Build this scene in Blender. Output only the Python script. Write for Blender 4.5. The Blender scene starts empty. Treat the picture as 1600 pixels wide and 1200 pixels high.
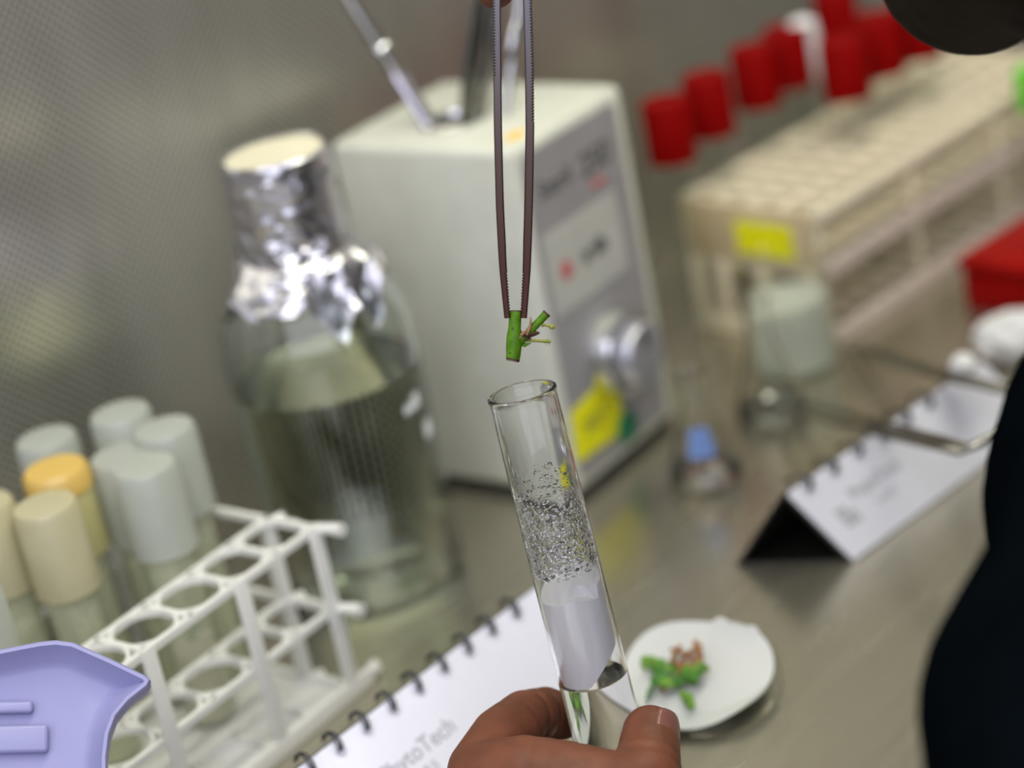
import bpy, bmesh, math, random
import numpy as np
from mathutils import Vector as V3, Matrix, noise
random.seed(7)
S = bpy.context.scene
COL = S.collection
R_ = math.radians
# ------------------------------------------------------------------ camera
ROLL, PITCH, FPX, HC = R_(11.5), R_(23.2), 3500.0, 0.5
_U = V3((0, math.sin(PITCH), math.cos(PITCH)))
CF = V3((0, math.cos(PITCH), -math.sin(PITCH)))          # view direction
CR = V3((1, 0, 0)) * math.cos(ROLL) - _U * math.sin(ROLL)  # camera right
CU = _U * math.cos(ROLL) + V3((1, 0, 0)) * math.sin(ROLL)  # camera up
CP = V3((0, 0, HC))
cam = bpy.data.cameras.new('camera')
cam.sensor_width = 36.0
cam.lens = 36.0 * FPX / 1600.0
cam.clip_start = 0.02
cam.dof.use_dof = True
cam.dof.focus_distance = 0.80
cam.dof.aperture_fstop = 3.8
camo = bpy.data.objects.new('camera', cam)
COL.objects.link(camo)
camo.matrix_world = Matrix(((CR.x, CU.x, -CF.x, CP.x), (CR.y, CU.y, -CF.y, CP.y), (CR.z, CU.z, -CF.z, CP.z), (0, 0, 0, 1)))
S.camera = camo

def ray(x, y): return CF + CR * ((x - 800) / FPX) - CU * ((y - 600) / FPX)
def at(x, y, z=0.0):
    d = ray(x, y); return CP + d * ((z - HC) / d.z)
def atd(x, y, d): return CP + ray(x, y) * d

S.view_settings.view_transform = 'Standard'
S.view_settings.look = 'None'
S.view_settings.gamma = 1.0
S.view_settings.use_curve_mapping = False
S.view_settings.exposure = 0.0
w = bpy.data.worlds.new('world'); S.world = w; w.use_nodes = True
w.node_tree.nodes['Background'].inputs[0].default_value = (0.86, 0.88, 0.92, 1)
w.node_tree.nodes['Background'].inputs[1].default_value = 0.22

def area(name, loc, target, sx, sy, power, color):
    l = bpy.data.lights.new(name, 'AREA'); l.shape = 'RECTANGLE'; l.size = sx; l.size_y = sy
    l.energy = power; l.color = color
    o = bpy.data.objects.new(name, l); COL.objects.link(o); o.location = loc
    return o, (V3(target) - V3(loc))
YAW = R_(48)
E1 = V3((math.cos(YAW), math.sin(YAW), 0)); E2 = V3((-math.sin(YAW), math.cos(YAW), 0))
# hood tube lamp: long strip parallel to the back wall, overhead
o, d = area('hood_lamp', E2 * 0.42 + E1 * 0.75 + V3((0, 0, 0.80)), (0, 0, 0), 1.3, 0.10, 6.8, (1.0, 0.98, 0.80))
o.rotation_euler = (0, 0, YAW)
# daylight through the room windows behind and to the left of the camera
o, d = area('window_light', (-0.18, -0.75, 1.15), (0.08, 0.88, 0.05), 2.2, 1.6, 27.0, (0.82, 0.83, 1.0))
o.rotation_euler = d.to_track_quat('-Z', 'Y').to_euler()
# ceiling light of the room, above and in front of the hood
o, d = area('ceiling_light', (0.5, 0.0, 1.5), (0.1, 0.9, 0.0), 0.9, 0.6, 5.0, (0.93, 0.93, 1.0))
o.rotation_euler = d.to_track_quat('-Z', 'Y').to_euler()

# ------------------------------------------------------------------ helpers
def mat(name, color, rough=0.5, metal=0.0, var=0.06, scale=40.0, bump=0.0, bscale=200.0, sss=0.0, trans=0.0, ior=1.45, coat=0.0, stretch=None, spec=None):
    m = bpy.data.materials.new(name); m.use_nodes = True
    nt = m.node_tree; b = nt.nodes['Principled BSDF']
    b.inputs['Roughness'].default_value = rough; b.inputs['Metallic'].default_value = metal
    b.inputs['IOR'].default_value = ior
    if trans: b.inputs['Transmission Weight'].default_value = trans
    if coat: b.inputs['Coat Weight'].default_value = coat
    if spec is not None: b.inputs['Specular IOR Level'].default_value = spec
    if sss:
        b.inputs['Subsurface Weight'].default_value = sss
        b.inputs['Subsurface Radius'].default_value = (0.004, 0.0025, 0.0015)
        b.inputs['Subsurface Scale'].default_value = 1.0
    tc = nt.nodes.new('ShaderNodeTexCoord'); mp = nt.nodes.new('ShaderNodeMapping')
    nt.links.new(tc.outputs['Object'], mp.inputs[0])
    if stretch: mp.inputs['Scale'].default_value = stretch
    n = nt.nodes.new('ShaderNodeTexNoise'); n.inputs['Scale'].default_value = scale; n.inputs['Detail'].default_value = 4
    nt.links.new(mp.outputs[0], n.inputs['Vector'])
    r = nt.nodes.new('ShaderNodeValToRGB')
    r.color_ramp.elements[0].position = 0.3; r.color_ramp.elements[1].position = 0.7
    r.color_ramp.elements[0].color = tuple(c * (1 - var) for c in color[:3]) + (1,)
    r.color_ramp.elements[1].color = tuple(min(1, c * (1 + var)) for c in color[:3]) + (1,)
    nt.links.new(n.outputs[0], r.inputs[0]); nt.links.new(r.outputs[0], b.inputs['Base Color'])
    if bump:
        n2 = nt.nodes.new('ShaderNodeTexNoise'); n2.inputs['Scale'].default_value = bscale; n2.inputs['Detail'].default_value = 3
        nt.links.new(mp.outputs[0], n2.inputs['Vector'])
        bp = nt.nodes.new('ShaderNodeBump'); bp.inputs['Strength'].default_value = bump; bp.inputs['Distance'].default_value = 0.001
        nt.links.new(n2.outputs[0], bp.inputs['Height']); nt.links.new(bp.outputs[0], b.inputs['Normal'])
    return m

def thin_glass(name, tint=(0.975, 0.985, 0.975), rough=0.02, edge=0.12, body=0.0, bodycol=(0.7, 0.75, 0.72)):
    """thin-walled glass: straight-through transmission plus fresnel reflection, a little milky body if asked"""
    m = bpy.data.materials.new(name); m.use_nodes = True; nt = m.node_tree
    for n in list(nt.nodes): nt.nodes.remove(n)
    out = nt.nodes.new('ShaderNodeOutputMaterial')
    tr = nt.nodes.new('ShaderNodeBsdfTransparent'); tr.inputs[0].default_value = (*tint, 1)
    gl = nt.nodes.new('ShaderNodeBsdfGlossy'); gl.inputs['Roughness'].default_value = rough
    df = nt.nodes.new('ShaderNodeBsdfDiffuse'); df.inputs[0].default_value = (*bodycol, 1)
    lw = nt.nodes.new('ShaderNodeLayerWeight'); lw.inputs[0].default_value = 0.35
    nz = nt.nodes.new('ShaderNodeTexNoise'); nz.inputs['Scale'].default_value = 60
    mt = nt.nodes.new('ShaderNodeMath'); mt.operation = 'MULTIPLY_ADD'; mt.inputs[1].default_value = 0.75; mt.inputs[2].default_value = edge * 0.25
    nt.links.new(lw.outputs['Facing'], mt.inputs[0])
    pw = nt.nodes.new('ShaderNodeMath'); pw.operation = 'POWER'; pw.inputs[1].default_value = 2.2
    nt.links.new(mt.outputs[0], pw.inputs[0])
    m2 = nt.nodes.new('ShaderNodeMath'); m2.operation = 'MULTIPLY'; m2.inputs[1].default_value = body * 2
    nt.links.new(nz.outputs[0], m2.inputs[0])
    a = nt.nodes.new('ShaderNodeMixShader'); b = nt.nodes.new('ShaderNodeMixShader')
    nt.links.new(m2.outputs[0], a.inputs[0]); nt.links.new(tr.outputs[0], a.inputs[1]); nt.links.new(df.outputs[0], a.inputs[2])
    nt.links.new(pw.outputs[0], b.inputs[0]); nt.links.new(a.outputs[0], b.inputs[1]); nt.links.new(gl.outputs[0], b.inputs[2])
    nt.links.new(b.outputs[0], out.inputs[0])
    return m

def translucent(name, col, through=0.45, clear=0.0, gloss=0.05, rough=0.35, grad=None):
    """plastic or gel that lets light through"""
    m = bpy.data.materials.new(name); m.use_nodes = True; nt = m.node_tree
    for n in list(nt.nodes): nt.nodes.remove(n)
    out = nt.nodes.new('ShaderNodeOutputMaterial')
    nz = nt.nodes.new('ShaderNodeTexNoise'); nz.inputs['Scale'].default_value = 120
    tcn = nt.nodes.new('ShaderNodeTexCoord'); nt.links.new(tcn.outputs['Object'], nz.inputs['Vector'])
    rp = nt.nodes.new('ShaderNodeValToRGB')
    rp.color_ramp.elements[0].color = tuple(c * 0.95 for c in col) + (1,); rp.color_ramp.elements[1].color = tuple(min(1, c * 1.03) for c in col) + (1,)
    nt.links.new(nz.outputs[0], rp.inputs[0])
    d = nt.nodes.new('ShaderNodeBsdfDiffuse'); t = nt.nodes.new('ShaderNodeBsdfTranslucent')
    nt.links.new(rp.outputs[0], d.inputs[0]); nt.links.new(rp.outputs[0], t.inputs[0])
    g = nt.nodes.new('ShaderNodeBsdfGlossy'); g.inputs['Roughness'].default_value = rough
    tp = nt.nodes.new('ShaderNodeBsdfTransparent')
    def mix(f, x, y):
        k = nt.nodes.new('ShaderNodeMixShader'); k.inputs[0].default_value = f
        nt.links.new(x.outputs[0], k.inputs[1]); nt.links.new(y.outputs[0], k.inputs[2]); return k
    s = mix(through, d, t)
    if clear: s = mix(clear, s, tp)
    s = mix(gloss, s, g)
    nt.links.new(s.outputs[0], out.inputs[0])
    return m

def tag(o, label=None, cat=None, group=None, kind=None):
    if label: o['label'] = label
    if cat: o['category'] = cat
    if group: o['group'] = group
    if kind: o['kind'] = kind
    return o
def empty(name, loc=(0, 0, 0), yaw=0.0, label=None, cat=None, group=None, mtx=None):
    o = bpy.data.objects.new(name, None); COL.objects.link(o)
    o.empty_display_size = 0.01
    if mtx is not None: o.matrix_world = mtx
    else: o.location = loc; o.rotation_euler = (0, 0, yaw)
    return tag(o, label, cat, group)
def link(name, me, m, parent=None, smooth=False, loc=None, rot=None):
    o = bpy.data.objects.new(name, me); COL.objects.link(o)
    if m is not None and not me.materials: me.materials.append(m)
    if smooth:
        for p in me.polygons: p.use_smooth = True
    if parent: o.parent = parent
    if loc is not None: o.location = loc
    if rot is not None: o.rotation_euler = rot
    return o
def fin(name, bm, m, parent=None, smooth=False, loc=None, rot=None):
    bmesh.ops.recalc_face_normals(bm, faces=bm.faces)
    me = bpy.data.meshes.new(name); bm.to_mesh(me); bm.free()
    return link(name, me, m, parent, smooth, loc, rot)
def shade_auto(o, ang=40):
    for p in o.data.polygons: p.use_smooth = True
    try: o.data.set_sharp_from_angle(angle=R_(ang))
    except Exception: pass
    return o
def abox(bm, x0, x1, y0, y1, z0, z1, bev=0.0, seg=2):
    vs = [bm.verts.new((x, y, z)) for x in (x0, x1) for y in (y0, y1) for z in (z0, z1)]
    f = [(0, 1, 3, 2), (4, 6, 7, 5), (0, 4, 5, 1), (2, 3, 7, 6), (0, 2, 6, 4), (1, 5, 7, 3)]
    fs = [bm.faces.new([vs[i] for i in q]) for q in f]
    if bev:
        es = list({e for q in fs for e in q.edges})
        bmesh.ops.bevel(bm, geom=es, offset=bev, segments=seg, affect='EDGES', profile=0.5)
    return bm
def box(name, x0, x1, y0, y1, z0, z1, m, parent=None, bev=0.0, seg=2, loc=None, rot=None):
    bm = bmesh.new(); abox(bm, x0, x1, y0, y1, z0, z1, bev, seg)
    o = fin(name, bm, m, parent, False, loc, rot)
    if bev: shade_auto(o)
    return o
def alathe(bm, prof, seg=40, ox=0, oy=0, fn=None):
    rings = []
    for r, z in prof:
        if r < 1e-6: rings.append([bm.verts.new((ox, oy, z))])
        else:
            ring = []
            for k in range(seg):
                a = 2 * math.pi * k / seg
                rr, zz = (r, z) if fn is None else fn(r, z, a)
                ring.append(bm.verts.new((ox + rr * math.cos(a), oy + rr * math.sin(a), zz)))
            rings.append(ring)
    for A, B in zip(rings, rings[1:]):
        for k in range(seg):
            q = (A[k % len(A)], A[(k + 1) % len(A)], B[(k + 1) % len(B)], B[k % len(B)])
            q = tuple(dict.fromkeys(q))
            if len(q) > 2:
                try: bm.faces.new(q)
                except ValueError: pass
    return bm
def lathe(name, prof, m, parent=None, seg=40, loc=None, rot=None, fn=None, smooth=True, ang=50):
    bm = bmesh.new(); alathe(bm, prof, seg, fn=fn)
    o = fin(name, bm, m, parent, False, loc, rot)
    if smooth: shade_auto(o, ang)
    return o
def atube(bm, pts, rad, seg=10, cap=True, flat=1.0):
    pts = [V3(p) for p in pts]
    if not hasattr(rad, '__len__'): rad = [rad] * len(pts)
    rings = []; prev = None
    for i, p in enumerate(pts):
        t = (pts[min(i + 1, len(pts) - 1)] - pts[max(i - 1, 0)]).normalized()
        if prev is None:
            prev = t.orthogonal().normalized()
        n = (prev - t * prev.dot(t)).normalized(); prev = n; b = t.cross(n)
        rings.append([bm.verts.new(p + n * math.cos(2 * math.pi * k / seg) * rad[i] + b * math.sin(2 * math.pi * k / seg) * rad[i] * flat) for k in range(seg)])
    for A, B in zip(rings, rings[1:]):
        for k in range(seg): bm.faces.new((A[k], A[(k + 1) % seg], B[(k + 1) % seg], B[k]))
    if cap:
        bm.faces.new(rings[0][::-1]); bm.faces.new(rings[-1])
    return bm
def tube(name, pts, rad, m, parent=None, seg=10, flat=1.0, loc=None, rot=None):
    bm = bmesh.new(); atube(bm, pts, rad, seg, True, flat)
    return shade_auto(fin(name, bm, m, parent, False, loc, rot), 50)
def prism(name, poly, z0, z1, m, parent=None, bev=0.0, loc=None, rot=None):
    bm = bmesh.new(); a = [bm.verts.new((x, y, z0)) for x, y in poly]; b = [bm.verts.new((x, y, z1)) for x, y in poly]
    n = len(poly)
    f0 = bm.faces.new(a[::-1]); f1 = bm.faces.new(b)
    for i in range(n): bm.faces.new((a[i], a[(i + 1) % n], b[(i + 1) % n], b[i]))
    if bev: bmesh.ops.bevel(bm, geom=[e for e in f1.edges], offset=bev, segments=2, affect='EDGES')
    bmesh.ops.triangulate(bm, faces=[f for f in bm.faces if len(f.verts) > 4])
    return fin(name, bm, m, parent, False, loc, rot)
def copy_tree(o, parent=None):
    c = o.copy(); COL.objects.link(c)
    if parent: c.parent = parent
    for ch in [x for x in S.objects if x.parent == o]: copy_tree(ch, c)
    return c
def text(name, body, size, m, parent, loc, rot, bold=0.0, align='CENTER', mtx=None):
    cu = bpy.data.curves.new(name, 'FONT'); cu.body = body; cu.size = size; cu.align_x = align; cu.offset = bold; cu.extrude = 0.00005
    tmp = bpy.data.objects.new('tmp_text', cu); COL.objects.link(tmp)
    dg = bpy.context.evaluated_depsgraph_get(); me = bpy.data.meshes.new_from_object(tmp.evaluated_get(dg))
    bpy.data.objects.remove(tmp)
    me.materials.clear()
    o = link(name, me, m, parent, False, loc, rot)
    if mtx is not None: o.matrix_local = mtx
    return o
_SPH = {}
def blob(name, chains, m, parent=None, voxel=0.0016, smooth=6, seg=20, extra=None, post=None, inv=None):
    """one continuous skin: tapered capsules along joint chains, fused by a voxel remesh"""
    key = seg
    if key not in _SPH:
        tb = bmesh.new(); bmesh.ops.create_uvsphere(tb, u_segments=seg, v_segments=seg // 2, radius=1.0)
        tb.verts.index_update(); _SPH[key] = (np.array([v.co[:] for v in tb.verts]), [[v.index for v in f.verts] for f in tb.faces]); tb.free()
    SV, SF = _SPH[key]; vv, ff = [], []; cnt = 0
    def put(p, r):
        nonlocal cnt
        vv.append(SV * r + np.array(p[:])); ff.extend([[q + cnt for q in f] for f in SF]); cnt += len(SV)
    for ch in chains:
        for i, (p, r) in enumerate(ch):
            put(p, r)
            if i:
                q, rq = ch[i - 1]; Ln = (p - q).length
                if Ln > 1e-5:
                    n = max(2, int(Ln / (min(r, rq) * 0.40)))
                    for k in range(1, n): put(q + (p - q) * (k / n), rq + (r - rq) * k / n)
    me = bpy.data.meshes.new(name); me.from_pydata(np.concatenate(vv).tolist(), [], ff)
    if inv is not None: me.transform(inv)
    o = bpy.data.objects.new('tmp', me); COL.objects.link(o)
    r = o.modifiers.new('r', 'REMESH'); r.mode = 'VOXEL'; r.voxel_size = voxel
    s = o.modifiers.new('s', 'SMOOTH'); s.factor = 0.5; s.iterations = smooth
    dg = bpy.context.evaluated_depsgraph_get()
    m2 = bpy.data.meshes.new_from_object(o.evaluated_get(dg)); m2.name = name
    bpy.data.objects.remove(o)
    m2.materials.clear()
    if post:
        for v in m2.vertices: post(v)
    return link(name, m2, m, parent, True)

# ------------------------------------------------------------------ materials
M = {}
def steel_sheet(name, color, rough, perforated, streak):
    m = bpy.data.materials.new(name); m.use_nodes = True; nt = m.node_tree; b = nt.nodes['Principled BSDF']
    b.inputs['Metallic'].default_value = 0.85
    tc = nt.nodes.new('ShaderNodeTexCoord')
    mp = nt.nodes.new('ShaderNodeMapping'); mp.inputs['Scale'].default_value = streak
    nt.links.new(tc.outputs['Object'], mp.inputs[0])
    n = nt.nodes.new('ShaderNodeTexNoise'); n.inputs['Scale'].default_value = 14; n.inputs['Detail'].default_value = 5
    nt.links.new(mp.outputs[0], n.inputs['Vector'])
    mr = nt.nodes.new('ShaderNodeMapRange'); mr.inputs[3].default_value = rough * 0.85; mr.inputs[4].default_value = rough * 1.15
    nt.links.new(n.outputs[0], mr.inputs[0]); nt.links.new(mr.outputs[0], b.inputs['Roughness'])
    rp = nt.nodes.new('ShaderNodeValToRGB'); rp.color_ramp.elements[0].position = 0.3; rp.color_ramp.elements[1].position = 0.7
    rp.color_ramp.elements[0].color = tuple(c * 0.93 for c in color) + (1,); rp.color_ramp.elements[1].color = tuple(c * 1.05 for c in color) + (1,)
    nt.links.new(n.outputs[0], rp.inputs[0])
    if perforated:
        mp2 = nt.nodes.new('ShaderNodeMapping'); mp2.inputs['Rotation'].default_value = (0, R_(45), 0)
        nt.links.new(tc.outputs['Object'], mp2.inputs[0])
        vo = nt.nodes.new('ShaderNodeTexVoronoi'); vo.inputs['Scale'].default_value = 1 / 0.0036; vo.inputs['Randomness'].default_value = 0.0
        vo.voronoi_dimensions = '2D'
        sx = nt.nodes.new('ShaderNodeSeparateXYZ'); cx = nt.nodes.new('ShaderNodeCombineXYZ')
        nt.links.new(mp2.outputs[0], sx.inputs[0]); nt.links.new(sx.outputs[0], cx.inputs[0]); nt.links.new(sx.outputs[2], cx.inputs[1])
        nt.links.new(cx.outputs[0], vo.inputs['Vector'])
        hr = nt.nodes.new('ShaderNodeMapRange'); hr.inputs[1].default_value = 0.24; hr.inputs[2].default_value = 0.34
        nt.links.new(vo.outputs['Distance'], hr.inputs[0])
        mx = nt.nodes.new('ShaderNodeMixRGB'); mx.inputs[1].default_value = (0.05, 0.05, 0.05, 1)
        nt.links.new(hr.outputs[0], mx.inputs[0]); nt.links.new(rp.outputs[0], mx.inputs[2]); nt.links.new(mx.outputs[0], b.inputs['Base Color'])
        bp = nt.nodes.new('ShaderNodeBump'); bp.inputs['Strength'].default_value = 0.5; bp.inputs['Distance'].default_value = 0.0005
        nt.links.new(hr.outputs[0], bp.inputs['Height']); nt.links.new(bp.outputs[0], b.inputs['Normal'])
    else:
        nt.links.new(rp.outputs[0], b.inputs['Base Color'])
    return m
M['wall'] = steel_sheet('perforated_steel', (0.64, 0.62, 0.56), 0.30, True, (3, 3, 0.6))
M['table'] = steel_sheet('brushed_steel', (0.50, 0.47, 0.38), 0.26, False, (1, 12, 1))
M['white_enamel'] = mat('white_enamel', (0.62, 0.63, 0.55), 0.35, bump=0.05, bscale=600)
M['panel_grey'] = mat('panel_grey', (0.31, 0.30, 0.31), 0.45)
M['chrome'] = mat('chrome', (0.75, 0.75, 0.74), 0.15, 1.0)
M['dark_steel'] = mat('dark_steel', (0.33, 0.32, 0.29), 0.25, 1.0, 0.2)
M['black'] = mat('black_plastic', (0.012, 0.012, 0.010), 0.5)
M['yellow'] = mat('yellow_label', (0.95, 0.88, 0.0), 0.6, var=0.15, scale=150)
M['green'] = mat('green_dot', (0.01, 0.17, 0.08), 0.5)
M['orange'] = mat('orange_label', (0.85, 0.55, 0.12), 0.6)
M['wire'] = mat('dark_wire', (0.05, 0.05, 0.06), 0.3, 0.8)
M['paper'] = mat('white_card', (0.82, 0.82, 0.92), 0.6, var=0.02)
M['card_black'] = mat('black_card', (0.008, 0.008, 0.006), 0.45)
M['ink'] = mat('grey_ink', (0.42, 0.42, 0.46), 0.6)
M['ink_dark'] = mat('dark_ink', (0.08, 0.08, 0.08), 0.6)
M['ink_red'] = mat('red_ink', (0.55, 0.12, 0.12), 0.6)
M['rack_white'] = translucent('white_rack_plastic', (0.88, 0.88, 0.84), 0.25, gloss=0.06)
M['rack_cream'] = mat('cream_rack_plastic', (0.80, 0.72, 0.55), 0.45, var=0.05, sss=0.0)
M['rack_beige'] = mat('beige_end_panel', (0.60, 0.48, 0.30), 0.5, var=0.08)
M['cap_clear'] = translucent('frosted_cap', (0.70, 0.73, 0.67), 0.5, clear=0.28, gloss=0.08)
M['cap_cream'] = translucent('cream_cap', (0.76, 0.72, 0.50), 0.5, clear=0.12, gloss=0.08)
M['cap_yellow'] = translucent('yellow_cap', (0.80, 0.76, 0.40), 0.5, clear=0.2, gloss=0.08)
M['cap_top_orange'] = translucent('orange_cap_top', (0.86, 0.60, 0.16), 0.35, gloss=0.08)
M['cap_red'] = mat('red_cap', (0.20, 0.0, 0.0), 0.6, spec=0.08, var=0.1)
M['red_box'] = mat('red_plastic', (0.30, 0.0, 0.0), 0.4, var=0.1, spec=0.15)
M['glass_thin'] = thin_glass('thin_glass')
M['glass_tube'] = thin_glass('culture_tube_glass', (0.95, 0.97, 0.93), body=0.26, bodycol=(0.88, 0.88, 0.66))
M['liquid_thin'] = thin_glass('flask_liquid', (0.93, 0.94, 0.90), body=0.06, bodycol=(0.9, 0.9, 0.8))
M['medium'] = translucent('pale_medium', (0.84, 0.84, 0.62), 0.5, clear=0.2, gloss=0.05)
M['medium_pink'] = translucent('pinkish_medium', (0.88, 0.80, 0.76), 0.5, clear=0.1, gloss=0.05)
M['leaf'] = mat('leaf_green', (0.14, 0.30, 0.03), 0.45, var=0.35, scale=300)
M['leaf_dark'] = mat('leaf_dark', (0.06, 0.20, 0.02), 0.45, var=0.35, scale=300)
M['twig'] = mat('brown_twig', (0.34, 0.15, 0.06), 0.6, var=0.3, scale=300)
M['lavender_plastic'] = mat('white_blue_plastic', (0.28, 0.28, 0.50), 0.35, var=0.02)
M['blue_label'] = mat('blue_label', (0.16, 0.27, 0.58), 0.5)
M['white_print'] = mat('white_print', (0.8, 0.84, 0.86), 0.5)
M['cotton'] = mat('white_cotton', (0.78, 0.78, 0.80), 0.9, var=0.05, bump=0.4, bscale=300)
M['porcelain'] = mat('white_filter_paper', (0.62, 0.63, 0.62), 0.55, var=0.02)
M['bright_green'] = mat('bright_green', (0.12, 0.55, 0.02), 0.4)
# real refracting glass, water
def glass(name, col, ior, rough=0.0):
    m = bpy.data.materials.new(name); m.use_nodes = True; b = m.node_tree.nodes['Principled BSDF']
    b.inputs['Base Color'].default_value = (*col, 1); b.inputs['Transmission Weight'].default_value = 1
    b.inputs['Roughness'].default_value = rough; b.inputs['IOR'].default_value = ior
    return m
M['glass'] = glass('clear_glass', (0.985, 0.99, 0.985), 1.47)
M['glass_green'] = glass('bottle_glass', (0.93, 0.97, 0.94), 1.47)
M['water'] = glass('water', (0.80, 0.83, 0.76), 1.33)
M['agar'] = glass('clear_agar', (0.98, 0.975, 0.95), 1.34)
M['drop'] = glass('water_drop', (1, 1, 1), 1.33)

# ------------------------------------------------------------------ setting
NW = 0.805
wall = link('wall_back', (lambda bm: (abox(bm, -1.2, 3.2, 0, 0.02, -0.02, 1.3), (lambda me: (bm.to_mesh(me), me)[1])(bpy.data.meshes.new('wall_back')))[1])(bmesh.new()), M['wall'])
wall.location = E2 * NW; wall.rotation_euler = (0, 0, YAW); tag(wall, kind='structure')
bm = bmesh.new(); abox(bm, -1.2, 3.2, -0.56, 0.0, -0.03, 0.0, 0.004)
table = fin('trim_1', bm, M['table'], None); table.name = 'trim_1'
table.location = E2 * NW; table.rotation_euler = (0, 0, YAW)
table.name = 'workbench'; tag(table, kind='structure')
table['label'] = 'brushed steel work surface of the bench, greyish brown and reflective'

bm = bmesh.new(); abox(bm, 1.35, 1.37, -0.70, 0.0, 0.0, 1.0)
wr = fin('wall_right', bm, mat('side_panel', (0.30, 0.29, 0.26), 0.45, 0.5)); wr.location = E2 * NW; wr.rotation_euler = (0, 0, YAW); tag(wr, kind='structure')  # unseen right side of the hood, added to darken reflections in the back wall
# ------------------------------------------------------------------ sterilizer
a50 = R_(50)
SP = at(905, 792)
st = empty('bead_sterilizer', SP, a50, 'white bead sterilizer box with grey front panel, knob and tools in its top', 'sterilizer')
SW, SD, SH = 0.0965, 0.113, 0.188
def housing():
    bm = bmesh.new(); abox(bm, 0, SW, 0, SD, 0.005, SH, 0.005, 4)
    return shade_auto(fin('housing', bm, M['white_enamel'], st), 60)
hs = housing()
bm = bmesh.new()
pan = [(0.006, 0.012), (SW - 0.010, 0.012), (SW - 0.010, SH - 0.010), (SW - 0.014, SH - 0.006), (0.010, SH - 0.006), (0.006, SH - 0.010)]
fp = prism('front_panel', [(x, z) for x, z in pan], 0, 0.0008, M['panel_grey'], st); fp.rotation_euler = (R_(90), 0, 0); fp.location = (0, 0.0001, 0)
lp = prism('label_plate', [(0.010, 0.098), (0.074, 0.098), (0.074, 0.140), (0.010, 0.140)], 0, 0.0004, mat('plate', (0.50, 0.50, 0.46), 0.5), st); lp.rotation_euler = (R_(90), 0, 0); lp.location = (0, -0.0007, 0)
rx = (R_(90), 0, 0)
text('lettering', 'Steril', 0.0135, M['ink_dark'], st, (0.028, -0.0009, 0.157), (R_(90), 0, 0), 0.0001)
text('lettering', '250', 0.0175, M['ink_dark'], st, (0.063, -0.0009, 0.155), (R_(90), 0, 0), 0.0003)
box('red_bar', 0.056, 0.068, -0.0012, -0.0007, 0.1475, 0.1500, M['ink_red'], st)
text('lettering', 'ueib', 0.0125, M['ink_dark'], st, (0.049, -0.0013, 0.115), (R_(90), 0, 0), 0.0005)
lathe('red_mark', [(0, 0), (0.0045, 0), (0.0045, 0.0004), (0, 0.0004)], M['ink_red'], st, 24, (0.024, -0.0011, 0.118), rx)
# knob
kn = lathe('knob_ring', [(0, 0), (0.0235, 0), (0.0235, 0.005), (0.021, 0.012), (0.0195, 0.0125), (0.0195, 0.010), (0, 0.010)], M['chrome'], st, 48, (0.0490, -0.0007, 0.0635), rx)
kf = lathe('knob_face', [(0, 0.009), (0.0165, 0.009), (0.0165, 0.019), (0.015, 0.021), (0.004, 0.0215), (0, 0.0215)], mat('knob_grey', (0.45, 0.45, 0.50), 0.3, 0.6), kn, 40)
box('pointer', -0.0012, 0.0012, 0.004, 0.014, 0.0212, 0.0222, M['black'], kf)
yl = prism('yellow_label', [(0.004, 0.023), (0.046, 0.020), (0.048, 0.045), (0.032, 0.052), (0.006, 0.049)], 0, 0.0006, M['yellow'], st); yl.rotation_euler = rx; yl.location = (0, -0.0009, 0)
text('handwriting', '350 C', 0.010, M['ink_dark'], st, (0.026, -0.0017, 0.034), (R_(90), R_(-6), 0))
lathe('green_button', [(0, 0), (0.0085, 0), (0.0085, 0.002), (0.0065, 0.0035), (0, 0.0035)], M['green'], st, 24, (0.0485, -0.0007, 0.021), rx)
box('orange_sticker', -0.007, 0.007, -0.004, 0.004, 0, 0.0004, M['orange'], st, loc=(0.0195, 0.0105, SH), rot=(0, 0, R_(10)))
lathe('well_collar', [(0.009, 0), (0.017, 0), (0.017, 0.0022), (0.0145, 0.003), (0.0125, 0.003), (0.0115, 0.0005), (0.009, 0.0004), (0.009, 0)], M['chrome'], st, 40, (0.0335, 0.058, SH - 0.0003))
lathe('well_beads', [(0, 0), (0.0095, 0), (0.0095, 0.0012), (0, 0.0012)], M['ink_dark'], st, 24, (0.0335, 0.058, SH))
for x, y in ((0.012, 0.012), (SW - 0.012, 0.012), (0.012, SD - 0.012), (SW - 0.012, SD - 0.012)):
    lathe('foot', [(0, 0), (0.007, 0), (0.008, 0.006), (0, 0.006)], M['black'], st, 16, (x, y, 0))
box('base_gap_shade', 0.003, SW - 0.003, 0.003, SD - 0.003, 0.0012, 0.0055, M['black'], st)  # black slab standing in for the shadow gap under the housing
# tools standing in the well
def wpt(x, y, z):
    c, s = math.cos(a50), math.sin(a50); return SP + V3((x * c - y * s, x * s + y * c, z))
well = at(672, 195, SH + 0.001)
top1 = at(548, 0, 0.252); dirn = (top1 - well)
t1 = empty('scalpel_handle', well, 0, 'thin dark steel tool with bright collar, leaning left in the sterilizer top', 'tool')
tube('shaft', [V3((0, 0, 0)), dirn * 0.42], [0.0050, 0.0044], mat('lilac_steel', (0.55, 0.53, 0.60), 0.25, 1.0), t1, 14, 0.6)
tube('grip', [dirn * 0.40, dirn * 0.62, dirn * 0.66, dirn * 1.6], [0.0036, 0.0036, 0.0046, 0.0042], M['dark_steel'], t1, 14, 0.8)
lathe('collar', [(0, -0.002), (0.0048, -0.002), (0.0056, 0), (0.0048, 0.002), (0, 0.002)], M['chrome'], t1, 20, dirn * 0.60, dirn.to_track_quat('Z', 'Y').to_euler())
b2 = at(742, 188, SH + 0.001); top2 = at(762, 0, 0.245); d2 = top2 - b2
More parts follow.
